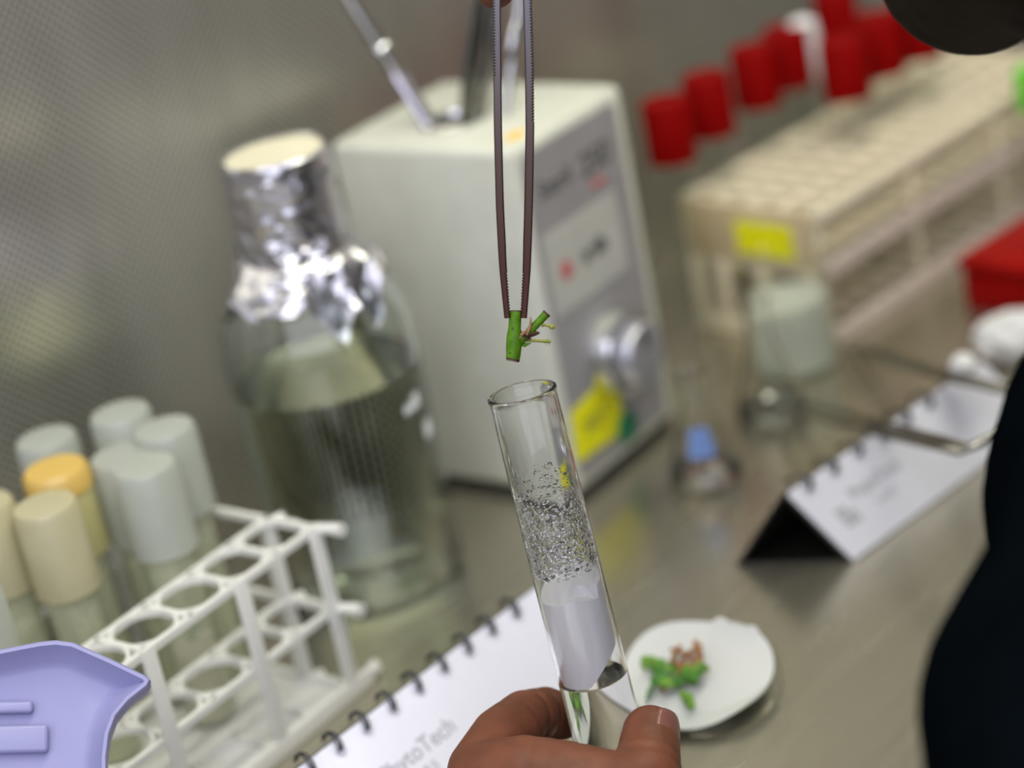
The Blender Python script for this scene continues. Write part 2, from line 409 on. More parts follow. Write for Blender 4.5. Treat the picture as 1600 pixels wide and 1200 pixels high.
t2 = empty('large_forceps', b2, 0, 'broad grey steel forceps standing upright in the sterilizer behind the tweezers', 'forceps')
side = CR * 0.0052
tube('blade', [V3((0, 0, 0)) - side * 0.8, d2 * 0.5 - side * 0.9, d2 * 1.6 - side * 0.2], [0.0050, 0.0056, 0.005], mat('olive_steel', (0.20, 0.20, 0.17), 0.3, 1.0), t2, 12, 0.45)
tube('blade', [V3((0, 0, 0)) + side * 0.3 + CF * 0.004, d2 * 0.5 + side * 0.8 + CF * 0.004, d2 * 1.6 + side * 0.2 + CF * 0.003], [0.0040, 0.0046, 0.0045], M['dark_steel'], t2, 12, 0.45)
b3 = at(792, 178, SH + 0.001); top3 = at(815, 0, 0.24); d3 = top3 - b3
t3 = empty('steel_spatula', b3, 0, 'slim shiny steel spatula beside the broad forceps, seen between the tweezer arms', 'tool')
tube('handle', [V3((0, 0, 0)), d3 * 0.6, d3 * 1.5], [0.003, 0.0032, 0.003], M['chrome'], t3, 12, 0.6)
tube('blade', [d3 * 0.45, d3 * 0.55, d3 * 0.75, d3 * 0.8], [0.003, 0.0046, 0.0046, 0.003], M['chrome'], t3, 12, 0.5)

# ------------------------------------------------------------------ reagent bottle
BP = at(586, 904)
bt = empty('reagent_bottle', BP, 0, 'large clear glass bottle half full of water, neck wrapped in crumpled foil', 'bottle')
RB = 0.0448
outer = [(0, 0.0015), (0.034, 0.0), (0.042, 0.0015), (RB, 0.006), (RB, 0.128), (0.0435, 0.138), (0.038, 0.150), (0.030, 0.163), (0.0245, 0.172), (0.0225, 0.180), (0.0225, 0.205)]
inner = [(0.0205, 0.205), (0.0205, 0.180), (0.0225, 0.171), (0.0280, 0.1615), (0.0355, 0.149), (0.0410, 0.1375), (RB - 0.0025, 0.127), (RB - 0.0025, 0.010), (0.039, 0.0055), (0, 0.0055)]
lathe('glass_body', outer + inner, M['glass_green'], bt, 72)
LW = 0.112
lathe('water', [(0, 0.0050), (0.0395, 0.0050), (RB - 0.0021, 0.010), (RB - 0.0021, LW), (0, LW)], M['water'], bt, 72)
cap = lathe('screw_cap', [(0, 0.200), (0.0232, 0.190), (0.0232, 0.2170), (0.0222, 0.2190), (0, 0.2190)], mat('pale_cap', (0.66, 0.62, 0.46), 0.5), bt, 40)
def foilfn(r, z, a):
    v = noise.fractal(V3((math.cos(a) * 2.2, math.sin(a) * 2.2, z * 95)), 0.7, 2.0, 4)
    c = noise.cell(V3((math.cos(a) * 5, math.sin(a) * 5, z * 230)))
    k = 0.0013 if z > 0.183 else 0.0026
    if z > 0.2185: k = 0.0003
    e = 0
    if z < 0.168: e = 0.030 * min(1, (0.168 - z) / 0.012) * noise.noise(V3((math.cos(a) * 2.5, math.sin(a) * 2.5, 3)))
    return r + v * k + c * k * 0.35, z + e
fp_ = []
fp_ += [(0.0225, 0.2192), (0.0238, 0.2200)]
for i in range(24):
    z = 0.2185 - i * 0.0013; fp_.append((0.0247, z))
for i in range(30):
    f = i / 29; z = 0.187 - f * 0.034
    base = 0.0247 if z > 0.172 else 0.0262 + (0.172 - z) * 0.62
    fp_.append((base + 0.0004 + (0.001 * math.sin(f * 3.1)), z))
M['foil'] = mat('aluminium_foil', (0.60, 0.59, 0.62), 0.30, 1.0, 0.03, bump=0.5, bscale=120)
lathe('foil_wrap', fp_, M['foil'], bt, 90, fn=foilfn, ang=25)
# printed scale on the glass
def curved_patch(name, R0, a0, a1, z0, z1, m, parent, n=8, th=0.0002):
    bm = bmesh.new(); A = []
    for i in range(n + 1):
        a = a0 + (a1 - a0) * i / n
        A.append([bm.verts.new((math.cos(a) * (R0 + t), math.sin(a) * (R0 + t), z)) for t in (0, th) for z in (z0, z1)])
    for p, q in zip(A, A[1:]):
        bm.faces.new((p[0], q[0], q[1], p[1])); bm.faces.new((p[2], p[3], q[3], q[2]))
        bm.faces.new((p[1], q[1], q[3], p[3])); bm.faces.new((p[0], p[2], q[2], q[0]))
    bm.faces.new((A[0][0], A[0][1], A[0][3], A[0][2])); bm.faces.new((A[-1][0], A[-1][2], A[-1][3], A[-1][1]))
    return fin(name, bm, m, parent)
curved_patch('printed_mark', RB + 0.0001, R_(-42), R_(-26), 0.094, 0.098, M['white_print'], bt)
curved_patch('printed_mark', RB + 0.0001, R_(-34), R_(-25), 0.098, 0.1005, M['white_print'], bt)
curved_patch('printed_mark', RB + 0.0001, R_(-27), R_(-17), 0.076, 0.084, M['white_print'], bt)

# ------------------------------------------------------------------ left rack with culture tubes
a49 = R_(49.5)
RP = V3((-0.1263, 0.8252, 0))
lr = empty('tube_rack', RP, a49, 'white plastic tube rack in the left foreground holding frosted-cap tubes', 'rack')
AX0, AX1, BY1 = -0.115, 0.049, 0.136
mW = M['rack_white']
for nm, z in (('top_tier', 0.083), ('middle_tier', 0.0435), ('base_tier', 0.003)):
    bm = bmesh.new(); h = 0.0016
    bw = 0.0014
    for y in (0.0, 0.0275):
        abox(bm, AX0, AX1 + 0.001, y - bw, y + bw, z - h, z + h)
    abox(bm, AX0, AX1, BY1 - bw, BY1 + bw, z - h, z + h)
    for x in (AX0, AX1 - 0.001):
        abox(bm, x - bw, x + bw, 0, BY1, z - h, z + h)
    for x in (0.0235, -0.0015, -0.029, -0.0565, -0.085):
        abox(bm, x - bw, x + bw, 0, 0.0275, z - h, z + h)
    # rounded corners of the openings
    for cx in (0.0365, 0.011, -0.0155, -0.043, -0.071):
        ring = [(0.0128, z - h * 0.8), (0.0144, z - h * 0.8), (0.0144, z + h * 0.8), (0.0128, z + h * 0.8), (0.0128, z - h * 0.8)]
        sub = bmesh.new(); alathe(sub, ring, 24, cx, 0.0137); me = bpy.data.meshes.new('x'); sub.to_mesh(me); sub.free(); bm.from_mesh(me)
    # end tab with rounded tip
    tt = 0.0135 if z > 0.02 else 0.016
    if z > 0.02: atube(bm, [(AX1 - 0.001, 0, z), (AX1 + 0.0015, -tt * 0.55, z), (AX1 + 0.002, -tt, z)], [0.0026, 0.0026, 0.0032], 10)
    else: atube(bm, [(AX1 - 0.001, 0, z), (AX1 + 0.010, 0.0, z + 0.001), (AX1 + 0.016, 0.001, z + 0.001)], [0.003, 0.003, 0.0032], 10)
    atube(bm, [(AX1 - 0.001, 0.024, z), (AX1 + 0.004, 0.022, z)], [0.0026, 0.0026], 8)
    shade_auto(fin(nm, bm, mW, lr), 40)
prism('floor_plate', [(AX0, 0), (AX1, 0), (AX1, BY1), (AX0, BY1)], 0.0004, 0.0016, M['rack_white'], lr)
for x in (AX1 - 0.003, -0.0015, -0.0565, -0.110):
    box('post', x - 0.0036, x + 0.0036, -0.0030, -0.0008, 0.0, 0.086, mW, lr, 0.0006)
for x in (AX1 - 0.002, AX0 + 0.002):
    box('post', x - 0.002, x + 0.002, 0.024, 0.031, 0.0, 0.084, mW, lr, 0.0005)
    box('post', x - 0.002, x + 0.002, BY1 - 0.006, BY1, 0.0, 0.084, mW, lr, 0.0005)
box('base_rail', AX0, AX1 + 0.010, -0.0032, -0.0008, 0.0, 0.0085, mW, lr, 0.0006)

def rot2(x, y, yaw=a49): return V3((x * math.cos(yaw) - y * math.sin(yaw), x * math.sin(yaw) + y * math.cos(yaw), 0))
def culture_tube(x, y, ztop, capm, label, medm, capr=0.0140, caph=0.040, topm=None, band=False):
    t = empty('culture_tube', RP + rot2(x, y) + V3((0, 0, 0.0018)), 0, label, 'tube', 'frosted-cap culture tubes in the white rack')
    zt = ztop - 0.0018
    r = 0.0112
    lathe('glass', [(0, 0), (r * 0.7, 0.0008), (r, 0.005), (r, zt - 0.006), (r - 0.0009, zt - 0.006), (r - 0.0009, 0.006), (0, 0.003)], M['glass_tube'], t, 24)
    lathe('medium', [(0, 0.0035), (r * 0.8, 0.0045), (r - 0.0012, 0.008), (r - 0.0012, 0.040), (0, 0.041)], medm, t, 24)
    c = lathe('cap', [(0, zt - 0.0012), (capr - 0.0015, zt - 0.0012), (capr - 0.0012, zt - caph), (capr, zt - caph), (capr - 0.0002, zt - 0.003), (capr - 0.0014, zt - 0.0005), (0.3 * capr, zt), (0, zt)], capm, t, 32)
    if topm: lathe('cap_top', [(0, zt + 0.0002), (capr * 0.9, zt + 0.0002), (capr + 0.0003, zt - 0.002), (capr + 0.0004, zt - 0.010), (capr + 0.0001, zt - 0.010)], topm, t, 32)
    # sprout inside
    bm = bmesh.new()
    for k in range(5):
        a = k * 1.3; h = 0.055 + 0.006 * (k % 3)
        atube(bm, [(0, 0, 0.038), (0.003 * math.cos(a), 0.003 * math.sin(a), 0.048), (0.006 * math.cos(a), 0.006 * math.sin(a), h)], [0.0005, 0.0014, 0.0003], 5, True, 0.35)
    fin('sprout', bm, M['leaf_dark'], t)
    return t
CT = [
 (0.0065, 0.047, 0.129, 'cap_clear', 'tall frosted-cap tube nearest the rack right end, with pinkish medium', 'medium_pink', None),
 (0.0375, 0.0655, 0.129, 'cap_clear', 'frosted-cap tube standing closest to the large foil-topped bottle', 'medium', None),
 (0.0400, 0.0945, 0.132, 'cap_clear', 'frosted-cap tube at the back of the rack, its cap highest of all', 'medium', None),
 (-0.008, 0.087, 0.129, 'cap_yellow', 'tube with yellow cap and orange-yellow top in the white rack', 'medium', 'cap_top_orange'),
 (0.017, 0.0735, 0.125, 'cap_clear', 'frosted-cap tube directly behind the tall right-end tube, mostly hidden', 'medium', None),
 (-0.033, 0.067, 0.128, 'cap_cream', 'cream-capped tube in front of the yellow-capped one', 'medium', None),
 (-0.044, 0.094, 0.130, 'cap_cream', 'cream-capped tube cut off at the left picture edge', 'medium', None),
 (0.016, 0.1190, 0.128, 'cap_clear', 'pale blue-grey capped tube in the back row behind the yellow cap', 'medium', None),
 (-0.088, 0.057, 0.118, 'cap_clear', 'tube at the left picture edge just above the blue-white scoop', 'medium', None),
]
for x, y, z, cm, lab, mm, tm in CT:
    culture_tube(x, y, z, M[cm], lab, M[mm], topm=M[tm] if tm else None)

# ------------------------------------------------------------------ desk tent cards
def tent(Bp, yaw, length, basew, hgt, shear, label, txt, nholes, pitch, first, txtpos):
    """Bp front near corner; local x along ridge; y from front edge to back edge; z up"""
    t = empty('tent_card', Bp, yaw, label, 'tent card', 'wire-bound tent cards on the bench')
    rg = basew * 0.5
    sl = math.hypot(rg, hgt); ang = math.atan2(hgt, rg)
    SH_ = Matrix(((1, -shear, 0, 0), (0, 1, 0, 0), (0, 0, 1, 0), (0, 0, 0, 1)))
    nr = 0.0030
    pts = [(0, 0), (length, 0), (length, sl - 0.002), (length - 0.002, sl)]
    xs = [first + pitch * i for i in range(nholes)]
    for x in reversed([q for q in xs if q < length - 0.006]):
        pts.append((x + nr * 0.4, sl))
        for k in range(7):
            a = R_(65) - R_(310) * k / 6
            pts.append((x + nr * math.cos(a), sl - 0.0048 + nr * math.sin(a)))
        pts.append((x - nr * 0.4, sl))
    pts += [(0.002, sl), (0, sl - 0.002)]
    ux = V3((1, 0, 0)); uv = V3((0, math.cos(ang), math.sin(ang))); un = ux.cross(uv)
    mt = SH_ @ Matrix(((ux.x, uv.x, un.x, 0), (ux.y, uv.y, un.y, 0), (ux.z, uv.z, un.z, 0), (0, 0, 0, 1)))
    def base_(o, m4): o.data.transform(m4); return o
    base_(prism('paper_sheet', pts, 0.0010, 0.0016, M['paper'], t), mt)
    base_(prism('front_board', [(-0.0006, -0.0004), (length + 0.0006, -0.0004), (length + 0.0006, sl), (-0.0006, sl)], -0.0006, 0.0009, M['card_black'], t), mt)
    uv2 = V3((0, -math.cos(ang), math.sin(ang))); un2 = ux.cross(uv2)
    mt2 = SH_ @ Matrix(((ux.x, uv2.x, un2.x, 0), (ux.y, uv2.y, un2.y, basew), (ux.z, uv2.z, un2.z, 0), (0, 0, 0, 1)))
    base_(prism('back_board', [(-0.0006, 0), (length, 0), (length, sl), (-0.0006, sl)], -0.0006, 0.0006, M['card_black'], t), mt2)
    base_(box('floor_board', 0.001, length - 0.001, 0.001, basew - 0.001, 0.0, 0.0009, M['card_black'], t), SH_)
    for x in xs:
        if x > length - 0.004: continue
        bm = bmesh.new(); cen = uv * (sl - 0.0003) + ux * x
        for dx in (-0.0008, 0.0008):
            atube(bm, [cen + V3((dx, math.cos(q) * 0.0047, math.sin(q) * 0.0047)) for q in [2 * math.pi * k / 16 for k in range(16)]], 0.0005, 6)
        shade_auto(base_(fin('binding_ring', bm, M['wire'], t), SH_))
    for body, size, u, v, bold in txt:
        tx = text('lettering', body, size, M['ink'], t, None, None, bold, 'LEFT')
        base_(tx, mt @ Matrix.Translation((u, v, 0.00165)))
    u, v, q = txtpos
    bm = bmesh.new()
    for i in range(3):
        for j in range(3):
            if (i, j) != (2, 2): abox(bm, u + i * q, u + i * q + q * 0.8, v + j * q, v + j * q + q * 0.8, 0.0016, 0.00168)
    base_(fin('logo', bm, M['ink'], t), mt)
    return t
B2 = at(1330, 878)
tent(B2, R_(40), 0.152, 0.0455, 0.0355, 0.57, 'wire-bound white tent card with black end, tweezers lying across it, at right', [('PhytoTech', 0.0085, 0.026, 0.022, 0.0001), ('L A B S', 0.0045, 0.036, 0.014, 0.0001)], 6, 0.0185, 0.0115, (0.012, 0.013, 0.0036))
# near card: ridge through these two points
r1 = at(838, 917, 0.036); r0 = at(470, 1197, 0.036); dv = (r1 - r0); yw = math.atan2(dv.y, dv.x)
bw1 = 0.056
Lc = 0.215
base_end = r1 - V3((math.cos(yw), math.sin(yw), 0)) * Lc + V3((math.sin(yw), -math.cos(yw), 0)) * bw1 * 0.5; base_end.z = 0
_t1 = tent(base_end, yw, Lc, bw1, 0.036, 0.0, 'wire-bound white tent card behind the held test tube, lower middle', [('PhytoTech', 0.0100, 0.0925, 0.0190, 0.0001), ('L A B S', 0.0055, 0.1015, 0.0115, 0.0001)], 14, 0.01585, 0.006, (0.0800, 0.0170, 0.0034))

# ------------------------------------------------------------------ forceps lying over the right tent card
def long_forceps(pa, pb, pc, label, spread, nm='long_forceps'):
    t = empty(nm, pa, 0, label, 'forceps', 'steel forceps lying over the right tent card')
    pb, pc = pb - pa, pc - pa
    dr = pb.normalized(); sd = dr.cross(V3((0, 0, 1))).normalized() * spread
    for s in (-1, 1):
        tube('arm', [V3((0, 0, 0)) + sd * s, pb * 0.5 + sd * s * 0.8, pb * 0.9 + sd * s * 0.5, pb + sd * s * 0.35, pb + (pc - pb) * 0.3 + sd * s * 0.3, pc + sd * s * 0.3], [0.0014, 0.0019, 0.0022, 0.0023, 0.0023, 0.0022], M['dark_steel'], t, 10, 0.7)
    return t
def over(pa, pix, ridge_px, zr):
    """a straight tool from tip pa through height zr above the ridge, seen at pixel pix"""
    best = None
    for i in range(400):
        z = i * 0.0004; pb = at(*pix, z); f = 0.3
        for k in range(20, 100):
            q = pa.lerp(pb, k / 100); rr = (q - CP); px = 800 + FPX * rr.dot(CR) / rr.dot(CF)
            if px >= ridge_px: f = k / 100; break
        e = abs(pa.lerp(pb, f).z - zr)
        if best is None or e < best[0]: best = (e, pb)
    return best[1]
_pa = at(1195, 622, 0.003); _pb = over(_pa, (1507, 703), 1392, 0.045)
long_forceps(_pa, _pb, at(1625, 650, _pb.z + 0.008), 'long steel forceps with bent end lying across the right tent card', 0.0062)
_pa = at(1325, 541, 0.003); _pb = over(_pa, (1485, 588), 1480, 0.045)
long_forceps(_pa, _pb, at(1660, 632, _pb.z + 0.006), 'second steel forceps, upper one, its tip on the bench beside the cream rack', 0.0035)
gs = at(1503, 577, 0.046)
lathe('glass_stopper', [(0, -0.0075), (0.004, -0.0075), (0.0055, -0.002), (0.0065, 0.003), (0.005, 0.0065), (0, 0.0075)], M['cotton'], None, 24, gs, (0.4, 0.3, 0))
tag(S.objects['glass_stopper'], 'small white rounded stopper at the far end of the right tent card', 'stopper')

# ------------------------------------------------------------------ flasks and beaker
def erlenmeyer(px, py, rb, h, label, liq, blue):
    t = empty('conical_flask', at(px, py), R_(0), label, 'flask')
    rn = rb * 0.36
    o_ = [(0, 0.0004), (rb * 0.88, 0.0), (rb, 0.004), (rb * 0.97, 0.009), (rn, h * 0.70), (rn, h * 0.95), (rn * 1.22, h)]
    i_ = [(rn * 1.0, h), (rn * 0.85, h * 0.95), (rn * 0.85, h * 0.70), (rb * 0.93, 0.009), (rb * 0.94, 0.004), (rb * 0.8, 0.0015), (0, 0.0015)]
    lathe('flask_glass', o_ + i_, M['glass'], t, 40)
    f = liq / (h * 0.7)
    lathe('liquid', [(0, 0.0018), (rb * 0.85, 0.0012), (rb * 0.955, 0.004), (rb * 0.945, 0.009), (rb * 0.945 + (rn * 0.85 - rb * 0.945) * f, liq), (0, liq)], M['agar'], t, 40)
    if blue:
        bm = bmesh.new(); n = 8; z0, z1 = 0.020, 0.034
        R0 = lambda z: rb * 0.97 + (rn - rb * 0.97) * (z - 0.009) / (h * 0.7 - 0.009) + 0.0004
        A = [[bm.verts.new((R0(z) * math.cos(R_(-125 + 55 * i / n)), R0(z) * math.sin(R_(-125 + 55 * i / n)), z)) for z in (z0, z1)] for i in range(n + 1)]
        for p, q in zip(A, A[1:]): bm.faces.new((p[0], q[0], q[1], p[1]))
        k = fin('blue_label', bm, M['blue_label'], t); md = k.modifiers.new('t', 'SOLIDIFY'); md.thickness = 0.0003; md.offset = 1
    return t
erlenmeyer(1106, 752, 0.0185, 0.060, 'small conical flask with blue label beside the sterilizer', 0.012, True)
erlenmeyer(1207, 655, 0.0185, 0.068, 'small conical flask behind the blue-labelled one, in front of the rack', 0.010, False)
bk = empty('glass_beaker', at(1243, 572), 0, 'glass beaker with whitish contents against the cream rack end', 'beaker')
lathe('beaker_glass', [(0, 0), (0.022, 0), (0.0245, 0.003), (0.0245, 0.060), (0.026, 0.062), (0.0235, 0.060), (0.0235, 0.004), (0, 0.002)], M['glass_thin'], bk, 40)
lathe('whitish_liquid', [(0, 0.0025), (0.0230, 0.004), (0.0230, 0.040), (0, 0.040)], translucent('whitish', (0.90, 0.93, 0.86), 0.35, clear=0.35), bk, 40)

# ------------------------------------------------------------------ cream rack with red-capped tubes
a47 = R_(42)
RQ = at(1302, 538)
cr = empty('large_tube_rack', RQ, a47, 'large cream tube rack with rows of square openings and a yellow label', 'rack')
L0, L1, WB, HT = -0.004, 0.262, 0.088, 0.080
mC = M['rack_cream']
rows, cols = 4, 15
def tier(nm, z, extra=0):
    bm = bmesh.new(); y0, y1 = -extra, WB
    rws = rows + (1 if extra else 0)
    for j in range(rws + 1):
        y = y0 + (y1 - y0) * j / rws; abox(bm, L0, L1, y - 0.0034, y + 0.0034, z - 0.0018, z + 0.0018)
    for i in range(cols + 1):
        x = L0 + (L1 - L0) * i / cols; abox(bm, x - 0.0026, x + 0.0026, y0, y1, z - 0.0014, z + 0.0014)
    fin(nm, bm, mC, cr)
tier('top_tier', HT - 0.002); tier('middle_tier', 0.044, 0.0); tier('base_tier', 0.004, 0.0)
for z, e in ((0.044, 0.0), (0.0045, 0.0)):
    box('front_rail', L0 - 0.002, L1, -0.0042 - e, -0.0022 - e, z - 0.0045, z + 0.0055, mat('pinkish_rail', (0.68, 0.58, 0.52), 0.45), cr, 0.0006)
box('front_rail', L0 - 0.002, L1, -0.0042, -0.0022, HT - 0.0085, HT, mC, cr, 0.0006)
box('back_rail', L0, L1, WB + 0.0022, WB + 0.0042, 0, HT, mC, cr, 0.0006)
for x in (L0 - 0.0035, L1):
    e = cr
    box('end_panel', x, x + 0.0025, 0, WB, 0.046, HT, M['rack_beige'], cr, 0.0006)
    box('end_panel', x, x + 0.0025, 0, WB, 0.0, 0.010, mC, cr, 0.0006)
    for y in (0.0, 0.034, 0.062, WB - 0.007):
        box('end_post', x, x + 0.0025, y, y + 0.007, 0.010, 0.046, mC, cr, 0.0004)
for i in range(0, cols + 1, 5):
    x = L0 + (L1 - L0) * i / cols
    box('front_post', x - 0.002, x + 0.002, -0.0040, -0.0022, 0.0, HT, mC, cr, 0.0004)
box('yellow_label', L0 - 0.0042, L0 - 0.0036, 0.012, 0.051, 0.0520, 0.0710, M['yellow'], cr)
def inrack(px, py, z):
    P = at(px, py, z) - RQ; c, s = math.cos(a47), math.sin(a47); return (P.x * c + P.y * s, -P.x * s + P.y * c)
RC = [(1045, 202, 'nearest the sterilizer, first of the red row'), (1107, 162, 'second from the sterilizer'), (1180, 118, 'third from the sterilizer, gap on both sides'),
      (1230, 88, 'just left of the white stopper'), (1320, 105, 'standing forward, directly right of the white stopper'), (1306, 24, 'rearmost, cut by the top edge'),
      (1374, 68, 'right of the forward red cap'), (1432, 42, 'last on the right, under the dark head')]
for px, py, lab in RC:
    t = empty('red_capped_tube', (0, 0, 0), 0, 'red-capped glass tube in cream rack, ' + lab, 'tube', 'red-capped tubes in the cream rack')
    P = at(px, py, 0.124); P.z = 0.0065; t.location = P
    lathe('glass', [(0, 0), (0.008, 0.001), (0.0105, 0.005), (0.0105, 0.112), (0.0095, 0.112), (0.0095, 0.005), (0, 0.003)], M['glass_thin'], t, 20)
    lathe('red_cap', [(0, 0.1325), (0.0110, 0.1325), (0.0110, 0.100), (0.0140, 0.100), (0.0138, 0.133), (0.0128, 0.1345), (0, 0.1345)], M['cap_red'], t, 28)
P = at(1258, 78, 0.124); P.z = 0.0065
t = empty('white_stoppered_tube', P, 0, 'glass tube with white cotton stopper among the red-capped tubes', 'tube')
lathe('glass', [(0, 0), (0.007, 0.001), (0.0095, 0.005), (0.0095, 0.112), (0.0087, 0.112), (0.0087, 0.005), (0, 0.003)], M['glass_thin'], t, 20)
lathe('stopper', [(0, 0.098), (0.006, 0.098), (0.0082, 0.112), (0.0095, 0.122), (0.0085, 0.134), (0.004, 0.137), (0, 0.137)], M['cotton'], t, 24)
# green-capped vial beyond the rack's front
P = at(1620, 122, 0.095); P.z = 0.0
t = empty('green_capped_tube', P, 0, 'bright green capped tube at the right picture edge beside the cream rack', 'tube')
lathe('glass', [(0, 0), (0.0085, 0.0), (0.0105, 0.005), (0.0105, 0.085), (0.0095, 0.085), (0.0095, 0.005), (0, 0.003)], M['glass_thin'], t, 20)
lathe('green_cap', [(0, 0.100), (0.011, 0.100), (0.011, 0.078), (0.013, 0.078), (0.013, 0.100), (0.012, 0.1015), (0, 0.1015)], M['bright_green'], t, 24)

# ------------------------------------------------------------------ red box and cotton
rbp = at(1507, 482)
rb = empty('red_box', rbp, R_(40), 'bright red plastic box with lid at the right edge, beside the cream rack', 'box')
bm = bmesh.new(); abox(bm, 0, 0.13, -0.09, 0, 0, 0.024, 0.003, 3); shade_auto(fin('box_body', bm, M['red_box'], rb), 50)
bm = bmesh.new(); abox(bm, -0.002, 0.132, -0.092, 0.002, 0.0242, 0.031, 0.003, 3); shade_auto(fin('lid', bm, M['red_box'], rb), 50)
ct = at(1592, 532, 0.010)
bm = bmesh.new(); bmesh.ops.create_icosphere(bm, subdivisions=4, radius=1.0)
for v in bm.verts:
    n = v.co.normalized(); k = 1 + 0.28 * noise.fractal(n * 2.2, 0.8, 2, 4)
    v.co = V3((n.x * 0.022 * k, n.y * 0.016 * k, n.z * 0.0125 * k + 0.0005))
cw = fin('cotton_wad', bm, M['cotton'], None, True, V3((ct.x, ct.y, 0.0125)))
tag(cw, 'crumpled white cotton wad at the right edge below the red box', 'cotton')

# ------------------------------------------------------------------ petri dish with cuttings
pp = at(1092, 1068, 0.006); pp.z = 0
pd = empty('petri_dish', pp, 0, 'shallow glass dish lined with white filter paper, holding green plant scraps', 'dish')
lathe('dish_glass', [(0, 0), (0.0325, 0), (0.0345, 0.002), (0.0350, 0.013), (0.0338, 0.013), (0.0333, 0.003), (0, 0.0018)], M['glass_thin'], pd, 56)
tlt = Matrix.Rotation(R_(13), 4, 'X')
bm = bmesh.new(); pr_ = []
for i in range(12): pr_.append((0.0315 * i / 11, 0.0 + (0.0022 * (i / 11) ** 6)))
for i in range(11, -1, -1): pr_.append((0.0313 * i / 11, -0.0006 + (0.0022 * (i / 11) ** 6)))
def crump(r, z, a):
    k = (r / 0.0315) ** 3
    return r * (1 + 0.03 * k * math.sin(3 * a + 1.0) - (0.07 * k if 0.5 < a < 0.9 else 0)), z + 0.0012 * k * math.sin(4 * a) + (0.003 * k if 0.4 < a < 1.1 else 0)
fpap = lathe('filter_paper', pr_, M['porcelain'], pd, 64, fn=crump)
fpap.matrix_local = Matrix.Translation((0, 0, 0.0105)) @ tlt
def onp(dx, dy, dz): return pd.location + (Matrix.Translation((0, 0, 0.0105)) @ tlt) @ V3((dx, dy, dz))
LB = 'plant scrap in the tangled pile on the white filter paper'
rnd = random.Random(3)
for i in range(22):
    cx, cy = rnd.uniform(-0.021, 0.003), rnd.uniform(-0.009, 0.009)
    a = rnd.uniform(0, 6.28); L = rnd.uniform(0.006, 0.013)
    z = 0.0022 + rnd.uniform(0, 0.0035)
    kind = i % 3
    p0 = onp(cx - math.cos(a) * L / 2, cy - math.sin(a) * L / 2, z); p1 = onp(cx + math.cos(a) * L / 2, cy + math.sin(a) * L / 2, z + rnd.uniform(0, 0.003))
    pm = (p0 + p1) / 2 + V3((0, 0, 0.001))
    if kind == 2: o = tube('stem_scrap', [V3((0, 0, 0)), pm - p0, p1 - p0], [0.0010, 0.0011, 0.0009], M['twig'], None, 8, loc=p0)
    else: o = tube('leaf_scrap', [V3((0, 0, 0)), (pm - p0) * 0.5, pm - p0, p1 - p0], [0.0006, 0.0022, 0.0026, 0.0004], M['leaf' if kind else 'leaf_dark'], None, 8, 0.35, loc=p0)
    tag(o, ('brown stem ' if kind == 2 else 'green leafy ') + LB, 'plant scrap', 'brown scraps' if kind == 2 else 'green scraps')
for nm, m_, pts, rr, fl, lab in (
    ('leaf_scrap', 'leaf', [(-0.019, 0.012), (-0.016, 0.006), (-0.0135, -0.002)], [0.0012, 0.0034, 0.001], 0.4, 'largest bright green leaf scrap, at the upper left of the pile'),
    ('stem_scrap', 'twig', [(0.0025, 0.015), (0.003, 0.008), (0.001, -0.004)], [0.0013, 0.0014, 0.0013], 1, 'tan stem scrap sticking up at the right side of the pile'),
    ('leaf_scrap', 'leaf', [(-0.009, -0.012), (-0.0065, -0.017), (-0.0055, -0.0225)], [0.0009, 0.0028, 0.0016], 0.4, 'green leaf scrap lying below the pile near the thumb')):
    P3 = [onp(x, y, 0.004) for x, y in pts]
    o = tube(nm, [p - P3[0] for p in P3], rr, M[m_], None, 8, fl, loc=P3[0]); tag(o, lab, 'plant scrap')

# ------------------------------------------------------------------ blue-white plastic scoop, lower left
O = atd(60, 1120, 0.80)
zx = (CR * 1.0 + CF * 0.15).normalized(); zy = (CU * 0.93 + CF * 0.30); zy = (zy - zx * zy.dot(zx)).normalized(); zn = zx.cross(zy)
mt = Matrix(((zx.x, zy.x, zn.x, O.x), (zx.y, zy.y, zn.y, O.y), (zx.z, zy.z, zn.z, O.z), (0, 0, 0, 1)))
sc = empty('plastic_scoop', label='blue-white plastic scoop with raised rim and ribs in the lower left corner', cat='scoop', mtx=mt)
k = 0.80 / 3500
outl = [(-150, 1042), (0, 1012), (60, 1001), (85, 999), (112, 1003), (170, 1030), (225, 1058), (233, 1066), (228, 1076), (200, 1098), (180, 1122), (170, 1150), (166, 1185), (168, 1330), (120, 1400), (-90, 1400), (-150, 1330)]
P2 = [((x - 60) * k, (1120 - y) * k) for x, y in outl]
def offset(poly, d):
    n = len(poly); out = []
    for i in range(n):
        p, a, b = V3((*poly[i], 0)), V3((*poly[i - 1], 0)), V3((*poly[(i + 1) % n], 0))
        e1_, e2_ = (p - a).normalized(), (b - p).normalized()
        nn = V3((e1_.y, -e1_.x, 0)) + V3((e2_.y, -e2_.x, 0))
        nn.normalize(); cs = max(0.5, nn.dot(V3((e1_.y, -e1_.x, 0))))
        q = p + nn * d / cs; out.append((q.x, q.y))
    return out
bm = bmesh.new()
levels = [(0, -0.016), (0, 0.0), (0.0006, 0.0010), (0.0018, 0.0010), (0.0025, -0.0002), (0.006, -0.0075), (0.009, -0.0090)]
rings = [[bm.verts.new((x, y, z)) for x, y in (offset(P2, d) if d else P2)] for d, z in levels]
n = len(P2)
for A_, B_ in zip(rings, rings[1:]):
    for i in range(n): bm.faces.new((A_[i], A_[(i + 1) % n], B_[(i + 1) % n], B_[i]))
bm.faces.new(rings[-1]); bm.faces.new(rings[0][::-1])
